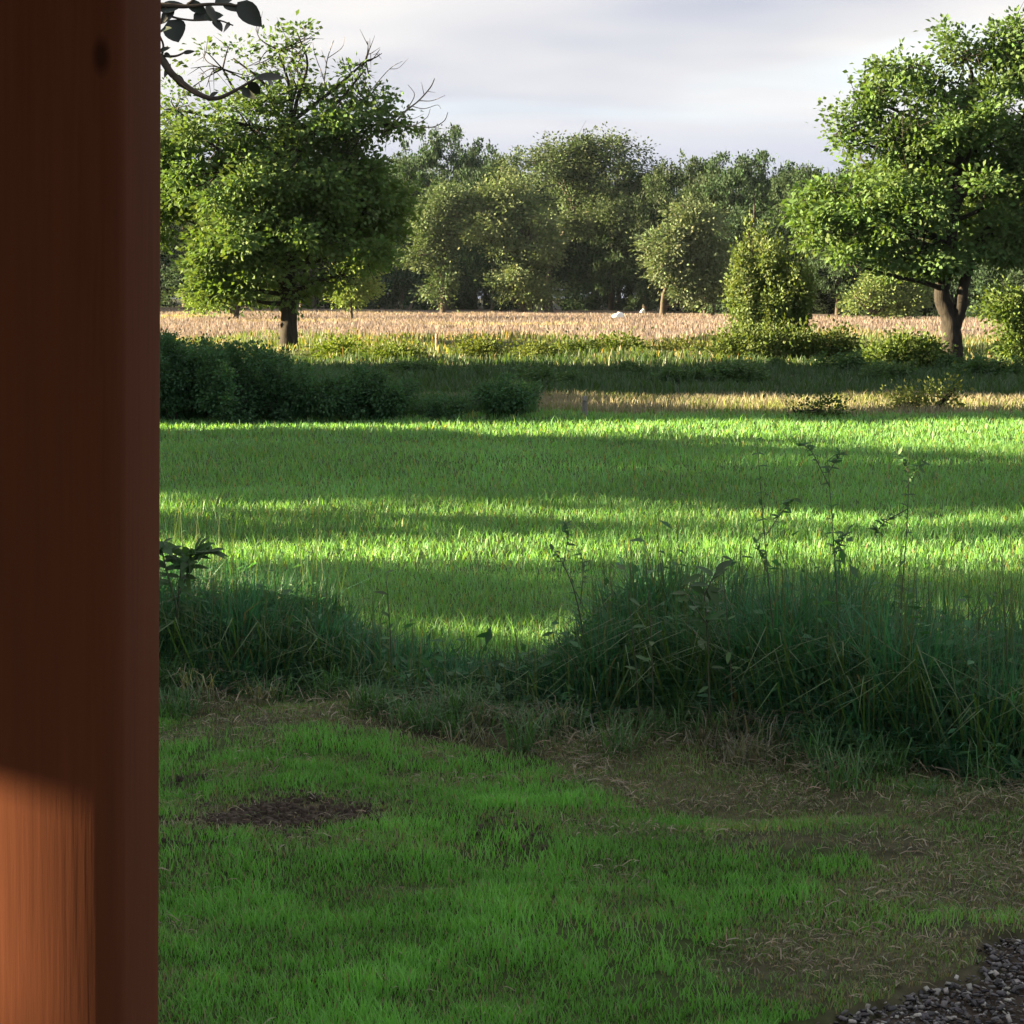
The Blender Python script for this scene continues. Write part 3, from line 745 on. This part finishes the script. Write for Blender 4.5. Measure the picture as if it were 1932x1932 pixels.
# unseen hedge added at left to shade the lawn, lower by the post
def build_hedge():
    rng = np.random.default_rng(77)
    t = thing('added_hedge', 'unseen clipped hedge added at left to shade the lawn', 'hedge', (-10, 4, 0))
    n = 34000
    y = rng.random(n) * 12.6 - 2.2; zt = 3.42 + .40 * sstep(2.4, 3.8, y) + .05 * np.sin(y * 5)
    x = -10 + (rng.random(n) - .5) * 1.3; z = zt * rng.random(n) ** .8
    pos = np.stack([x, y, z], 1) - np.array([-10, 4, 0])
    V, T, C = leaves(pos, rng.normal(size=(n, 3)), rng.normal(size=(n, 3)) + (0, 0, .6), .22 + .08 * rng.random(n), .15 + .05 * rng.random(n), vary((.08, .14, .035), n, rng), rng)
    link('foliage', mesh_np('foliage', V, T, M_LEAF, C), t)
    a = Acc()
    for yy in np.arange(-2, 10.3, .5):
        p = curve([(0, yy - 4, -.05), (.05, yy - 4, 1), (0, yy - 3.95, 3.2)], 4); V, T = tube(p, np.linspace(.03, .01, len(p)), 6); a.add(V, T)
    link('stems', a.mesh('stems', M_BARK), t)
build_hedge()

# ------------------------------------------------------------------ overhanging garden branch, top left
YB = 5.0
def leaf_shape(L, Wd, rng, col, mat, name='leaf'):
    """a real leaf blade: pointed oval with midrib fold and a little curl"""
    s = np.linspace(0, 1, 7); prof = np.sin(math.pi * np.clip(s, 0, 1) ** .8) ** .8; prof[0] = prof[-1] = .02
    V, T = [], []
    for q, (t, p) in enumerate(zip(s, prof)):
        zc = -.18 * L * t * t
        V += [(-p * Wd / 2, t * L, zc + .12 * p * Wd), (0, t * L, zc), (p * Wd / 2, t * L, zc + .12 * p * Wd)]
    for q in range(6):
        b = q * 3; T += [(b, b + 1, b + 4), (b, b + 4, b + 3), (b + 1, b + 2, b + 5), (b + 1, b + 5, b + 4)]
    return mesh_np(name, np.array(V), np.array(T), mat, np.broadcast_to(np.array(col), (21, 3)), True)
def orient(o, tdir, nrm):
    t = Vector(tdir).normalized(); s = t.cross(Vector(nrm)).normalized(); n = s.cross(t)
    o.rotation_euler = Matrix((s, t, n)).transposed().to_euler()
def build_overhang():
    rng = np.random.default_rng(5)
    base = np.array([-2.7, 5.2, 0.0])
    t = thing('garden_tree', 'garden tree whose dark leafy branch hangs in from behind the post at top left', 'tree', tuple(base))
    trunk = curve([(0, 0, -.05), (.05, 0, 1.2), (.15, -.05, 2.3), (.3, -.1, 3.2)], 6)
    V, T = tube(trunk, np.linspace(.11, .05, len(trunk)), 10, .06, rng); link('trunk', mesh_np('trunk', V, T, M_BARK, None, True), t)
    k = YB / F
    def br(pts, w, w2=None, root=None):
        P = [PD(x, y, YB + z) - base for x, y, z in pts]
        if root is not None: P = [np.array(root)] + P
        p = curve(P, 6); V, T = tube(p, np.linspace(w, (w2 or w * .4), len(p)) * k / 2, 6)
        link('branch', mesh_np('branch', V, T, M_TWIG, None, True), t)
    br([(180, 60, 0), (270, 95, 0), (303, 110, 0), (325, 140, 0), (365, 172, 0), (405, 186, 0), (445, 170, 0), (482, 148, 0)], 22, 4, (.16, -.05, 2.35))
    br([(270, 95, 0), (300, 104, 0), (330, 106, 0), (352, 97, 0)], 7, 3)
    br([(180, 40, 0), (260, 12, 0), (310, 10, 0), (350, 12, 0), (400, 8, 0), (450, 10, 0)], 16, 4, (.2, -.06, 2.6))
    br([(305, 108, 0), (308, 85, 0), (300, 62, 0), (303, 40, 0)], 5, 3)
    br([(310, 10, 0), (322, 30, 0), (360, 38, 0), (410, 38, 0), (440, 48, 0)], 5, 2.5)
    br([(350, 12, 0), (380, -10, 0), (430, -25, 0)], 5, 3)
    spec = [(318, 38, 340, 78, 44), (330, 18, 300, 42, 26), (448, 4, 494, 48, 34), (436, 46, 416, 58, 16), (402, 38, 420, 56, 16), (385, 34, 420, 26, 18), (365, 38, 398, 18, 20), (300, 20, 345, 4, 22), (352, 6, 392, 22, 20),
            (390, 8, 408, 40, 14), (405, 8, 440, -8, 20), (420, 10, 455, 18, 16), (330, 140, 350, 168, 14), (322, 120, 308, 146, 9), (300, 62, 318, 48, 12), (345, 100, 366, 96, 7), (482, 148, 540, 140, 18), (470, 154, 490, 180, 20), (455, 166, 480, 186, 14), (500, 148, 522, 160, 14),
            (300, 98, 318, 88, 9), (430, -20, 470, -5, 22), (365, -4, 350, -30, 20), (310, 100, 322, 108, 8), (395, 184, 410, 172, 9)]
    for (x0, y0, x1, y1, w) in spec:
        a, b = PD(x0, y0, YB), PD(x1, y1, YB + rng.normal() * .02)
        me = leaf_shape(np.linalg.norm(b - a), w * k * 1.15, rng, vary((.02, .028, .02), 1, rng)[0], M_NEARLEAF)
        o = link('leaf', me, t, tuple(a - base)); orient(o, b - a, (rng.normal() * .35, -1, .5 + rng.normal() * .3))
build_overhang()

# ------------------------------------------------------------------ fence posts, the white things
def fence_post(label, px, py0, py1, wpx, mat, sink=.25, tilt=0.0):
    b = G(px, py1); k = b[1] / F
    h = (py1 - py0) * k; r = wpx * k / 2
    t = thing('fence_post', label, 'fence post', tuple(b), 'old fence posts')
    p = np.array([(0, 0, -sink), (0, 0, h * .3), (0, 0, h * .7), (0, 0, h * .97), (0, 0, h)])
    V, T = tube(p, [r * 1.05, r, r * .97, r * .95, r * .6], 7, .06)
    t.rotation_euler = (0, tilt, 0)
    link('stake', mesh_np('stake', V, T, mat), t)
    V, T = tube(np.array([(-r * .9, -r, h * .8), (0, -r * 1.25, h * .8), (r * .9, -r, h * .8)]), [.012] * 3, 5); link('staple', mesh_np('staple', V, T, M_GREYW), t)
fence_post('pale slim fence stake standing on the far bank', 824, 630, 676, 6, M_WEATH)
fence_post('short grey fence post at the edge of the green field', 1103, 747, 788, 9, M_GREYW)
fence_post('short white stake right of the right oak trunk', 1840, 672, 700, 7, M_WHITE)
def white_bundle(label, px, py, wpx, hpx, seed):
    rng = np.random.default_rng(seed)
    b = G(px, py); k = b[1] / F; n, mseg = 14, 8
    rx, rz = wpx * k / 2, hpx * k
    V = []
    for i in range(mseg + 1):
        th = math.pi / 2 * i / mseg
        for j in range(n):
            ph = 2 * math.pi * j / n; rr = 1 + .12 * math.sin(3 * ph + seed) + .06 * rng.normal()
            V.append((rx * math.cos(th) ** .6 * math.cos(ph) * rr, rx * .6 * math.cos(th) ** .6 * math.sin(ph) * rr, rz * math.sin(th) * (1 + .25 * math.cos(ph)) + .3))
    q = [(i * n + j, i * n + (j + 1) % n, (i + 1) * n + (j + 1) % n, (i + 1) * n + j) for i in range(mseg) for j in range(n)]
    o = link('white_bundle', mesh_np('white_bundle', np.array(V), np.array(q), M_WHITE, None, True), None, (b[0], b[1], 0))
    tag(o, label, 'bundle')
white_bundle('larger white bundle lying in the far tan meadow', 1165, 606, 22, 8, 1)
white_bundle('tiny white bundle behind the larger one, near the wood', 1212, 596, 10, 6, 2)

# ------------------------------------------------------------------ grass
def area_pts(n, y0, y1, rng, margin=1.12, power=1.0, left=60, right=1990):
    """points on the ground between two distances, inside a wedge a little wider than the view"""
    u = rng.random(n); y = (y0 ** (1 + power) + u * (y1 ** (1 + power) - y0 ** (1 + power))) ** (1 / (1 + power))
    a, b = (left - CX) / F * margin - .02, (right - CX) / F * margin + .01
    x = y * (a + (b - a) * rng.random(n)) + (rng.random(n) - .5) * .2
    return x, y
def stuff(name, V, T, C, mat):
    o = link(name, mesh_np(name, V, T, mat, C)); o['kind'] = 'stuff'
    return o

def build_lawn():
    rng = np.random.default_rng(21)
    n = 222000
    x, y = area_pts(n, 4.3, 9.6, rng, 1.16, .4)
    l = lush(x, y); s = bare_soil(x, y)
    tuft = noise2(x, y * 1.3, .11, 41); big = noise2(x, y * 1.4, .45, 42)
    keep = (rng.random(n) < (.78 + .22 * l) * (1 - .8 * s)) & (in_gravel(x, y) < .5)
    x, y, l, tuft, big = x[keep], y[keep], l[keep], tuft[keep], big[keep]
    n = len(x)
    h = (.012 + .028 * l * (.2 + 1.5 * tuft) * (.3 + 1.3 * big)) * (.7 + .6 * rng.random(n))
    tall = rng.random(n) < .006; h[tall] *= 1.8
    w = .0032 + .0020 * rng.random(n)
    C = lerp(np.array((.150, .190, .085)), np.array((.128, .330, .068)), np.clip(l * 1.1, 0, 1)) * (1 + .35 * (rng.random((n, 1)) - .5))
    C = C * (1 + .7 * (big - .5) + .5 * (tuft - .5))[:, None]
    dry = rng.random(n) < .06 + .45 * (1 - l); C[dry] = vary((.22, .19, .12), int(dry.sum()), rng)
    pos = np.stack([x, y, ground_z(x, y) - .004], 1)
    return blades(pos, h, w, .25 + .6 * rng.random(n), C, rng)
V, T, C = build_lawn()
o = stuff('lawn_grass', V, T, C, M_LAWN); tag(o, 'short green lawn grass growing over the foreground', 'grass')

def build_clippings():
    """dry mown stems lying about on the thin part of the lawn and along the uncut edge"""
    rng = np.random.default_rng(22)
    n = 75000
    x, y = area_pts(n, 4.6, 9.8, rng, 1.14, .5)
    l = lush(x, y); heap = noise2(x, y * 1.6, .35, 43)
    edge = fringe_y(x)
    row = np.exp(-((y - edge + .25) / .35) ** 2)
    keep = (rng.random(n) < np.clip((1 - l) * (.15 + .75 * sstep(.35, .65, heap)) + .55 * row * heap, 0, 1)) & (in_gravel(x, y) < .4) & (rng.random(n) > .8 * bare_soil(x, y))
    x, y, row, heap = x[keep], y[keep], row[keep], heap[keep]; n = len(x)
    az = rng.random(n) * 2 * math.pi; L = (.02 + .05 * rng.random(n)) * (1 + 1.3 * row); w = .0025 + .0016 * rng.random(n)
    d = np.stack([np.cos(az), np.sin(az), rng.normal(0, .22, n)], 1); s = np.stack([-np.sin(az), np.cos(az), rng.normal(0, .4, n)], 1) * (w / 2)[:, None]
    z = ground_z(x, y) + .004 + .03 * rng.random(n) * heap + .05 * row * rng.random(n)
    p = np.stack([x, y, z], 1); q = p + d * (L * .5)[:, None] + np.array([0, 0, 1]) * (L * .12)[:, None]; e = p + d * L[:, None]
    V = np.stack([p - s, p + s, q - s, q + s, e], 1).reshape(-1, 3); b = np.arange(n)[:, None] * 5
    T = np.concatenate([b + [0, 1, 3], b + [0, 3, 2], b + [2, 3, 4]])
    c = vary((.24, .215, .155), n, rng, .4, .1); g = rng.random(n) < .3; c[g] = vary((.10, .12, .06), int(g.sum()), rng)
    return V, T, np.repeat(c, 5, 0)
def fringe_y(x):                              # near edge of the uncut grass
    x = np.atleast_1d(x)
    return np.interp(x, [-4, -1.6, -1.1, -.6, -.1, .3, .8, 1.4, 2.0, 3.0], [9.9, 9.7, 9.6, 9.15, 8.9, 8.8, 8.65, 8.2, 7.75, 7.4]) + .3 * (noise2(x, x * 0, .35, 44) - .5)
V, T, C = build_clippings()
o = stuff('dry_clippings', V, T, C, M_DRY); tag(o, 'dry tan mown grass stems lying along the uncut edge and thin lawn', 'dry grass')

def build_fringe():
    rng = np.random.default_rng(23)
    n = 130000
    x, y = area_pts(n, 7.2, 11.6, rng, 1.2, .6)
    e = fringe_y(x); dep = y - e
    width = np.interp(x, [-3, -1.5, -.8, -.2, .2, .6, 3], [1.3, 1.2, .8, .7, .8, 1.4, 1.7])
    keep = (dep > -.05) & (dep < width * (.7 + .6 * rng.random(n)))
    x, y, dep, width = x[keep], y[keep], dep[keep], width[keep]; n = len(x)
    top = np.interp(x, [-3, -1.5, -1.0, -.75, -.45, -.1, .25, .45, .7, 1.2, 1.75, 2.0, 3], [.80, .74, .66, .54, .38, .38, .50, .76, .90, .98, 1.0, .80, .80])
    clump = .6 * noise2(x, y, .34, 45) + .4 * noise2(x, y, .13, 48)
    f = sstep(-.05, .35, dep) * .75 + .25
    h = top * f * (.28 + .80 * clump) * (.55 + .55 * rng.random(n) ** .7)
    tall = rng.random(n) < .025; h[tall] *= 1.25
    w = .0065 + .0105 * rng.random(n) ** 1.5
    C = vary((.048, .148, .080), n, rng, .35, .12); C *= (1 + .5 * (noise2(x, y, .5, 46) - .5))[:, None]
    d = rng.random(n) < .05; C[d] = vary((.19, .17, .10), int(d.sum()), rng)
    pos = np.stack([x, y, ground_z(x, y) - .01], 1)
    out = [blades(pos, h, w, .12 + .75 * rng.random(n) ** 1.5 + .5 * (1 - sstep(0, .3, dep)), C, rng, None, .35)]
    # straight flowering stems
    k = rng.choice(n, 900, replace=False); kk = 900
    hs = np.minimum(top[k] * (.9 + .4 * rng.random(kk)), 1.05)
    out.append(blades(pos[k], hs, np.full(kk, .0045), .03 + .15 * rng.random(kk), vary((.075, .11, .04), kk, rng), rng))
    # a few long blades bowed right over
    k = rng.choice(n, 2600, replace=False); kk = 2600
    out.append(blades(pos[k], top[k] * (.5 + .45 * rng.random(kk)), .006 + .005 * rng.random(kk), .6 + .5 * rng.random(kk), vary((.06, .11, .035), kk, rng), rng, None, .6))
    # broad leaves of dock and nettle in among the blades
    k = rng.choice(n, 6500); kk = 6500
    lp = pos[k] + np.stack([rng.normal(0, .03, kk), rng.normal(0, .03, kk), h[k] * (.25 + .7 * rng.random(kk))], 1)
    lv, lt, lc = leaves(lp, unit(rng.normal(size=(kk, 3)) * np.array([1, 1, .5])), rng.normal(size=(kk, 3)) * .5 + np.array([0, -.3, .8]), .035 + .075 * rng.random(kk) ** 1.5, .016 + .03 * rng.random(kk) ** 1.5, vary((.05, .14, .06), kk, rng, .35), rng)
    # tussocks pushing out of the edge, some of them half dead
    for q in range(70):
        tx = rng.random() * 4.4 - 1.9; ty = float(fringe_y(tx)[0]) - .05 - .45 * rng.random() ** 2; m_ = int(40 + 80 * rng.random()); dead = rng.random() < .35
        tp = np.stack([tx + rng.normal(0, .05, m_), ty + rng.normal(0, .05, m_), np.zeros(m_)], 1); tp[:, 2] = ground_z(tp[:, 0], tp[:, 1]) - .005
        out.append(blades(tp, (.08 + .22 * rng.random()) * (.5 + .7 * rng.random(m_)), .004 + .003 * rng.random(m_), .4 + .9 * rng.random(m_), vary((.20, .20, .15) if dead else (.07, .16, .06), m_, rng, .3), rng, None, .45))
    a = Acc()
    for o_ in out: a.add(*o_)
    a.add(lv, lt, lc)
    return np.concatenate(a.V), np.concatenate(a.T), np.concatenate(a.C)
V, T, C = build_fringe()
o = stuff('tall_grass', V, T, C, M_LAWN); tag(o, 'dark uncut tall grass along the end of the lawn', 'tall grass')

def build_field():
    rng = np.random.default_rng(24)
    a = Acc()
    for n, y0, y1, hh, ww in ((50000, 9.6, 13.5, .15, .0065), (45000, 13.5, 19, .145, .009), (40000, 19, 25, .14, .013), (36000, 25, 32.2, .14, .018)):
        x, y = area_pts(n, y0, y1, rng, 1.2, 1.0)
        wave = noise2(x * .5, y, .9, 51); sm = noise2(x, y, .35, 52)
        h = hh * (.45 + .55 * wave) * (.7 + .5 * sm) * (.6 + .6 * rng.random(n)); tl = rng.random(n) < .03; h[tl] *= 1.6
        w = ww * (.7 + .6 * rng.random(n))
        C = vary((.140, .315, .112), n, rng, .30, .14) * (1 + .4 * (noise2(x, y, 1.7, 53) - .5))[:, None]
        hd = rng.random(n) < .05; C[hd] = vary((.24, .25, .10), int(hd.sum()), rng)
        a.add(*blades(np.stack([x, y, ground_z(x, y) - .01], 1), h, w, .2 + .6 * rng.random(n), C, rng, None, .2))
    return np.concatenate(a.V), np.concatenate(a.T), np.concatenate(a.C)
V, T, C = build_field()
o = stuff('field_grass', V, T, C, M_GRASS); tag(o, 'green field grass crossed by bands of sun and shade', 'grass')

def build_far():
    rng = np.random.default_rng(25)
    sets = []
    # tan strip before the ditch, dark rough bank, far scrub, pink-tan meadow
    for nm, lab_, n, y0, y1, h0, w0, col, mat in (
        ('tan_grass', 'narrow strip of dry tan grass behind the green field', 26000, 31.6, 37.5, .24, .018, (.225, .215, .145), M_DRY),
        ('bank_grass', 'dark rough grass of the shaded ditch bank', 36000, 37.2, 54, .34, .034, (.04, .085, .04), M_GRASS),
        ('scrub_grass', 'sunlit rough green and straw grass on the far bank', 32000, 51, 82, .36, .035, (.088, .135, .052), M_GRASS),
        ('meadow_grass', 'wide pink-tan hay meadow reaching to the far wood', 78000, 72, 262, .38, .06, (.205, .170, .150), M_DRY)):
        x, y = area_pts(n, y0, y1, rng, 1.15, .35 if y1 > 200 else 1.0)
        if y1 > 200:
            ok = y < 7210 / (np.maximum(27.5 + (966 + F * x / y - 300) * 22 / 1632, 20)) + 6
            ok &= (y > 84) | (rng.random(n) < sstep(70, 84, y + 8 * (noise2(x, y, 6, 21) - .5)))
            x, y = x[ok], y[ok]; n = len(x)
        cl = noise2(x, y, h0 * (2.2 if nm == 'bank_grass' else 4), 61); bg_ = noise2(x, y, y1 * .06, 62)
        h = h0 * ((.10 + 1.15 * cl) if nm in ('bank_grass', 'scrub_grass') else (.4 + .6 * cl)) * (.6 + .6 * rng.random(n)); w = w0 * (.6 + .8 * rng.random(n))
        C = vary(col, n, rng, .22, .08)
        if nm == 'scrub_grass':
            dr = rng.random(n) < .12 + .4 * sstep(.45, .7, bg_); C[dr] = vary((.27, .22, .13), int(dr.sum()), rng)
        elif nm == 'meadow_grass':
            C = lerp(C, (.34, .31, .13), .75 * sstep(.55, .8, bg_)); 
        elif nm == 'tan_grass':
            g = rng.random(n) < .12 + .5 * sstep(.5, .7, bg_); C[g] = vary((.14, .18, .05), int(g.sum()), rng)
        if nm == 'bank_grass':
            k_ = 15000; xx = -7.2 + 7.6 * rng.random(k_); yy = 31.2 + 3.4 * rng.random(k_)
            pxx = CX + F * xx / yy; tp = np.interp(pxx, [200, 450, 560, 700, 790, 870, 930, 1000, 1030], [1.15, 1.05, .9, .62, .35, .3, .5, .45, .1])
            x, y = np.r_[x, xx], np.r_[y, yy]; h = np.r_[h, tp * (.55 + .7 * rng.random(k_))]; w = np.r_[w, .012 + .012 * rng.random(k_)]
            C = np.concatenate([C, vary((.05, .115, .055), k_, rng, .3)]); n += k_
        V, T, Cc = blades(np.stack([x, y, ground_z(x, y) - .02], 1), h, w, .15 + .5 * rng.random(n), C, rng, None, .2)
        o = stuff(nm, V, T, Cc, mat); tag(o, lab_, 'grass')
build_far()

# ------------------------------------------------------------------ weeds standing in the tall grass
def weed(label, px, py, pts, leafs, seed, col=(.06, .145, .05), w=3.6, ll=15):
    """an upright weed: bent stem, side shoots, single leaves"""
    rng = np.random.default_rng(seed)
    b = G(px, py); k = b[1] / F; b[2] = float(ground_z(b[0], b[1])[0])
    t = thing('tall_weed', label, 'weed', tuple(b), 'tall weeds in the uncut grass')
    for stem in pts:
        p = curve([PD(x, y, b[1] + .02 * i) - b for i, (x, y) in enumerate(stem)], 6)
        if stem is pts[0]: p[0][2] = -.03
        V, T = tube(p, np.linspace(w if stem is pts[0] else w * .6, w * .3, len(p)) * k / 2, 5); link('stem', mesh_np('stem', V, T, M_NEARLEAF, np.tile(np.array([[.05, .06, .03]]), (len(V), 1))), t)
        for f in np.linspace(.30, 1, int(leafs * 3)):
            q = p[min(len(p) - 1, int(f * (len(p) - 1)))]
            L = ll * k * (.6 + .7 * rng.random()); d = unit(np.array([rng.normal(), rng.normal() * .6, .2 + .4 * rng.normal()]))
            o = link('leaf', leaf_shape(L, L * .38, rng, vary(col, 1, rng)[0], M_LAWN), t, tuple(q)); orient(o, d, (rng.normal() * .4, -.5, 1))
weed('tall leafy weed, leftmost of three rising above the right-hand grass', 1480, 1390, [[(1480, 1390), (1455, 1150), (1440, 980), (1428, 830)], [(1445, 1010), (1480, 960), (1500, 940)], [(1448, 1080), (1420, 1010)]], 9, 401)
weed('tall leafy weed, middle one of three above the right-hand grass', 1590, 1390, [[(1590, 1390), (1580, 1150), (1570, 980), (1560, 850)], [(1566, 920), (1530, 850), (1510, 838)], [(1564, 890), (1590, 850)], [(1575, 1050), (1600, 1000)]], 9, 402)
weed('tall leafy weed, rightmost of three above the right-hand grass', 1690, 1400, [[(1690, 1400), (1700, 1150), (1712, 980), (1715, 850)], [(1712, 960), (1670, 985), (1650, 1010)], [(1714, 890), (1690, 850)], [(1710, 920), (1740, 870)]], 9, 403)
weed('crooked weed stem standing alone between the two grass clumps', 1120, 1330, [[(1120, 1330), (1090, 1140), (1060, 1060), (1040, 1035)], [(1062, 1070), (1072, 1010), (1068, 985)], [(1095, 1140), (1100, 1080), (1095, 1030)]], 7, 404)
weed('dark broad-leaved weed beside the post on the left grass clump', 330, 1280, [[(330, 1280), (335, 1150), (345, 1030)], [(338, 1120), (370, 1050), (400, 1040)], [(335, 1150), (310, 1060), (305, 1020)], [(340, 1080), (375, 1030)]], 8, 405, (.05, .11, .04), 7, 34)
weed('weed with one broad dark leaf left of the three tall weeds', 1340, 1400, [[(1340, 1400), (1335, 1200), (1325, 1085)], [(1330, 1120), (1350, 1080)], [(1335, 1180), (1295, 1120)]], 3, 406, (.045, .10, .035), 6, 40)
for q, (px, py, x2, y2) in enumerate([(1210, 1400, 1180, 1075), (1235, 1400, 1216, 1020), (1385, 1410, 1362, 1050), (1905, 1440, 1890, 1060), (740, 1330, 728, 1080)]):
    weed(['grass stalk leaning left at the start of the right-hand clump', 'thin straight stalk next to the leaning one, right-hand clump', 'thin stalk just right of the broad dark leaf', 'thin stalk at the right picture edge', 'thin stalk at the end of the left grass clump'][q],
         px, py, [[(px, py), ((px + x2) / 2 + 3, (py + y2) / 2), (x2, y2)]], 2, 410 + q, (.07, .13, .05), 4, 26)

# ------------------------------------------------------------------ slate gravel, bottom right
def build_gravel():
    rng = np.random.default_rng(26)
    bed = link('gravel_bed', None, None, (0, 0, 0)); 
    # the earth under the stones
    xs = np.linspace(-.1, 2.6, 60); ys = np.linspace(3.6, 5.9, 50)
    X, Y = np.meshgrid(xs, ys); x, y = X.ravel(), Y.ravel()
    z = ground_z(x, y) - .05 + .012 * in_gravel(x, y) - .06 * (1 - in_gravel(x, y))
    i = (np.arange(49)[:, None] * 60 + np.arange(59)[None]).ravel(); T = np.stack([i, i + 1, i + 61, i + 60], 1)
    bpy.data.objects.remove(bed)
    bed = link('gravel_bed', mesh_np('gravel_bed', np.stack([x, y, z], 1), T, M_SOIL, None, True)); bed['kind'] = 'structure'
    n = 14000
    x = .35 + rng.random(n) * 1.9; y = 4.0 + rng.random(n) * 1.8
    keep = in_gravel(x, y) > .55; x, y = x[keep], y[keep]; n = len(x)
    px = CX + F * x / y; vis = (y > 4.25) & (px < 1960)
    size = .0045 + .0085 * rng.random(n) ** 1.5
    order = np.argsort(-(size * vis)); first = set(order[:300].tolist())
    cube = np.array([[a, b, c] for c in (-1, 1) for a, b in ((-1, -1), (1, -1), (1, 1), (-1, 1))], float)
    Tq = np.array([[0, 3, 2, 1], [4, 5, 6, 7], [0, 1, 5, 4], [1, 2, 6, 5], [2, 3, 7, 6], [3, 0, 4, 7]])
    Tt = np.concatenate([Tq[:, [0, 1, 2]], Tq[:, [0, 2, 3]]])
    def stone_geo(s, c):
        v = cube * (1 + .5 * (rng.random((8, 3)) - .5)); v[4:, :2] *= .7
        v = v * np.array([s, s * (.45 + .35 * rng.random()), s * (.12 + .16 * rng.random())])
        e = Matrix.Rotation(rng.random() * 6.28, 3, 'Z') @ Matrix.Rotation(rng.normal() * .45, 3, 'X') @ Matrix.Rotation(rng.normal() * .45, 3, 'Y')
        return v @ np.array(e).T
    shared = []
    for q in range(24):
        c = vary([(.045, .043, .05), (.085, .08, .085), (.27, .265, .255), (.026, .025, .03)][q % 4], 1, rng, .3, .05)[0]
        shared.append(mesh_np('stone', stone_geo(.019, c), Tt, M_STONE, np.tile(c, (8, 1))))
    z = ground_z(x, y) - .030 + .018 * rng.random(n)
    a = Acc()
    for i in range(n):
        if i in first:
            o = link('stone', shared[rng.integers(24)], bed, (x[i], y[i], z[i] + .012), rng.random() * 6.28); s = size[i] / .019; o.scale = (s, s, s)
        else:
            c = vary([(.038, .037, .043), (.075, .07, .072), (.24, .235, .225), (.022, .021, .025), (.05, .04, .032)][rng.integers(5)], 1, rng, .3, .05)[0]
            a.add(stone_geo(size[i], c) + np.array([x[i], y[i], z[i]]), Tt, c)
    o = link('gravel', a.mesh('gravel', M_STONE), bed); o['kind'] = 'stuff'
build_gravel()


# ------------------------------------------------------------------ crumbs of earth on the bare patch
def build_crumbs():
    rng = np.random.default_rng(27)
    cube = np.array([[a, b, c] for c in (-1, 1) for a, b in ((-1, -1), (1, -1), (1, 1), (-1, 1))], float)
    Tq = np.array([[0, 3, 2, 1], [4, 5, 6, 7], [0, 1, 5, 4], [1, 2, 6, 5], [2, 3, 7, 6], [3, 0, 4, 7]]); Tt = np.concatenate([Tq[:, [0, 1, 2]], Tq[:, [0, 2, 3]]])
    x = -.95 + rng.normal(size=5000) * .5; y = 7.15 + rng.normal(size=5000) * .35
    k = rng.random(5000) < bare_soil(x, y) * .9; x, y = x[k][:1300], y[k][:1300]; a = Acc()
    for xx, yy, zz in zip(x, y, ground_z(x, y)):
        v = cube * (1 + .7 * (rng.random((8, 3)) - .5)) * (.003 + .012 * rng.random() ** 3); v[4:, :2] *= .6
        a.add(v + np.array([xx, yy, zz + .001]), Tt)
    o = link('soil_crumbs', a.mesh('soil_crumbs', M_SOIL)); o['kind'] = 'stuff'; tag(o, 'dark crumbly earth of the bare patch in the lawn', 'soil')
build_crumbs()

# ------------------------------------------------------------------ evening air
def build_haze():
    m, n, out = newmat('haze_air')
    v = n.nodes.new('ShaderNodeVolumePrincipled')
    v.inputs['Color'].default_value = (.68, .84, 1.0, 1); v.inputs['Density'].default_value = .000035; v.inputs['Anisotropy'].default_value = .1
    n.links.new(v.outputs[0], out.inputs['Volume'])
    V, T = box_np((-1000, -60, -2), (1000, 960, 33))
    o = link('haze', mesh_np('haze', V, T, m)); o['kind'] = 'stuff'
build_haze()
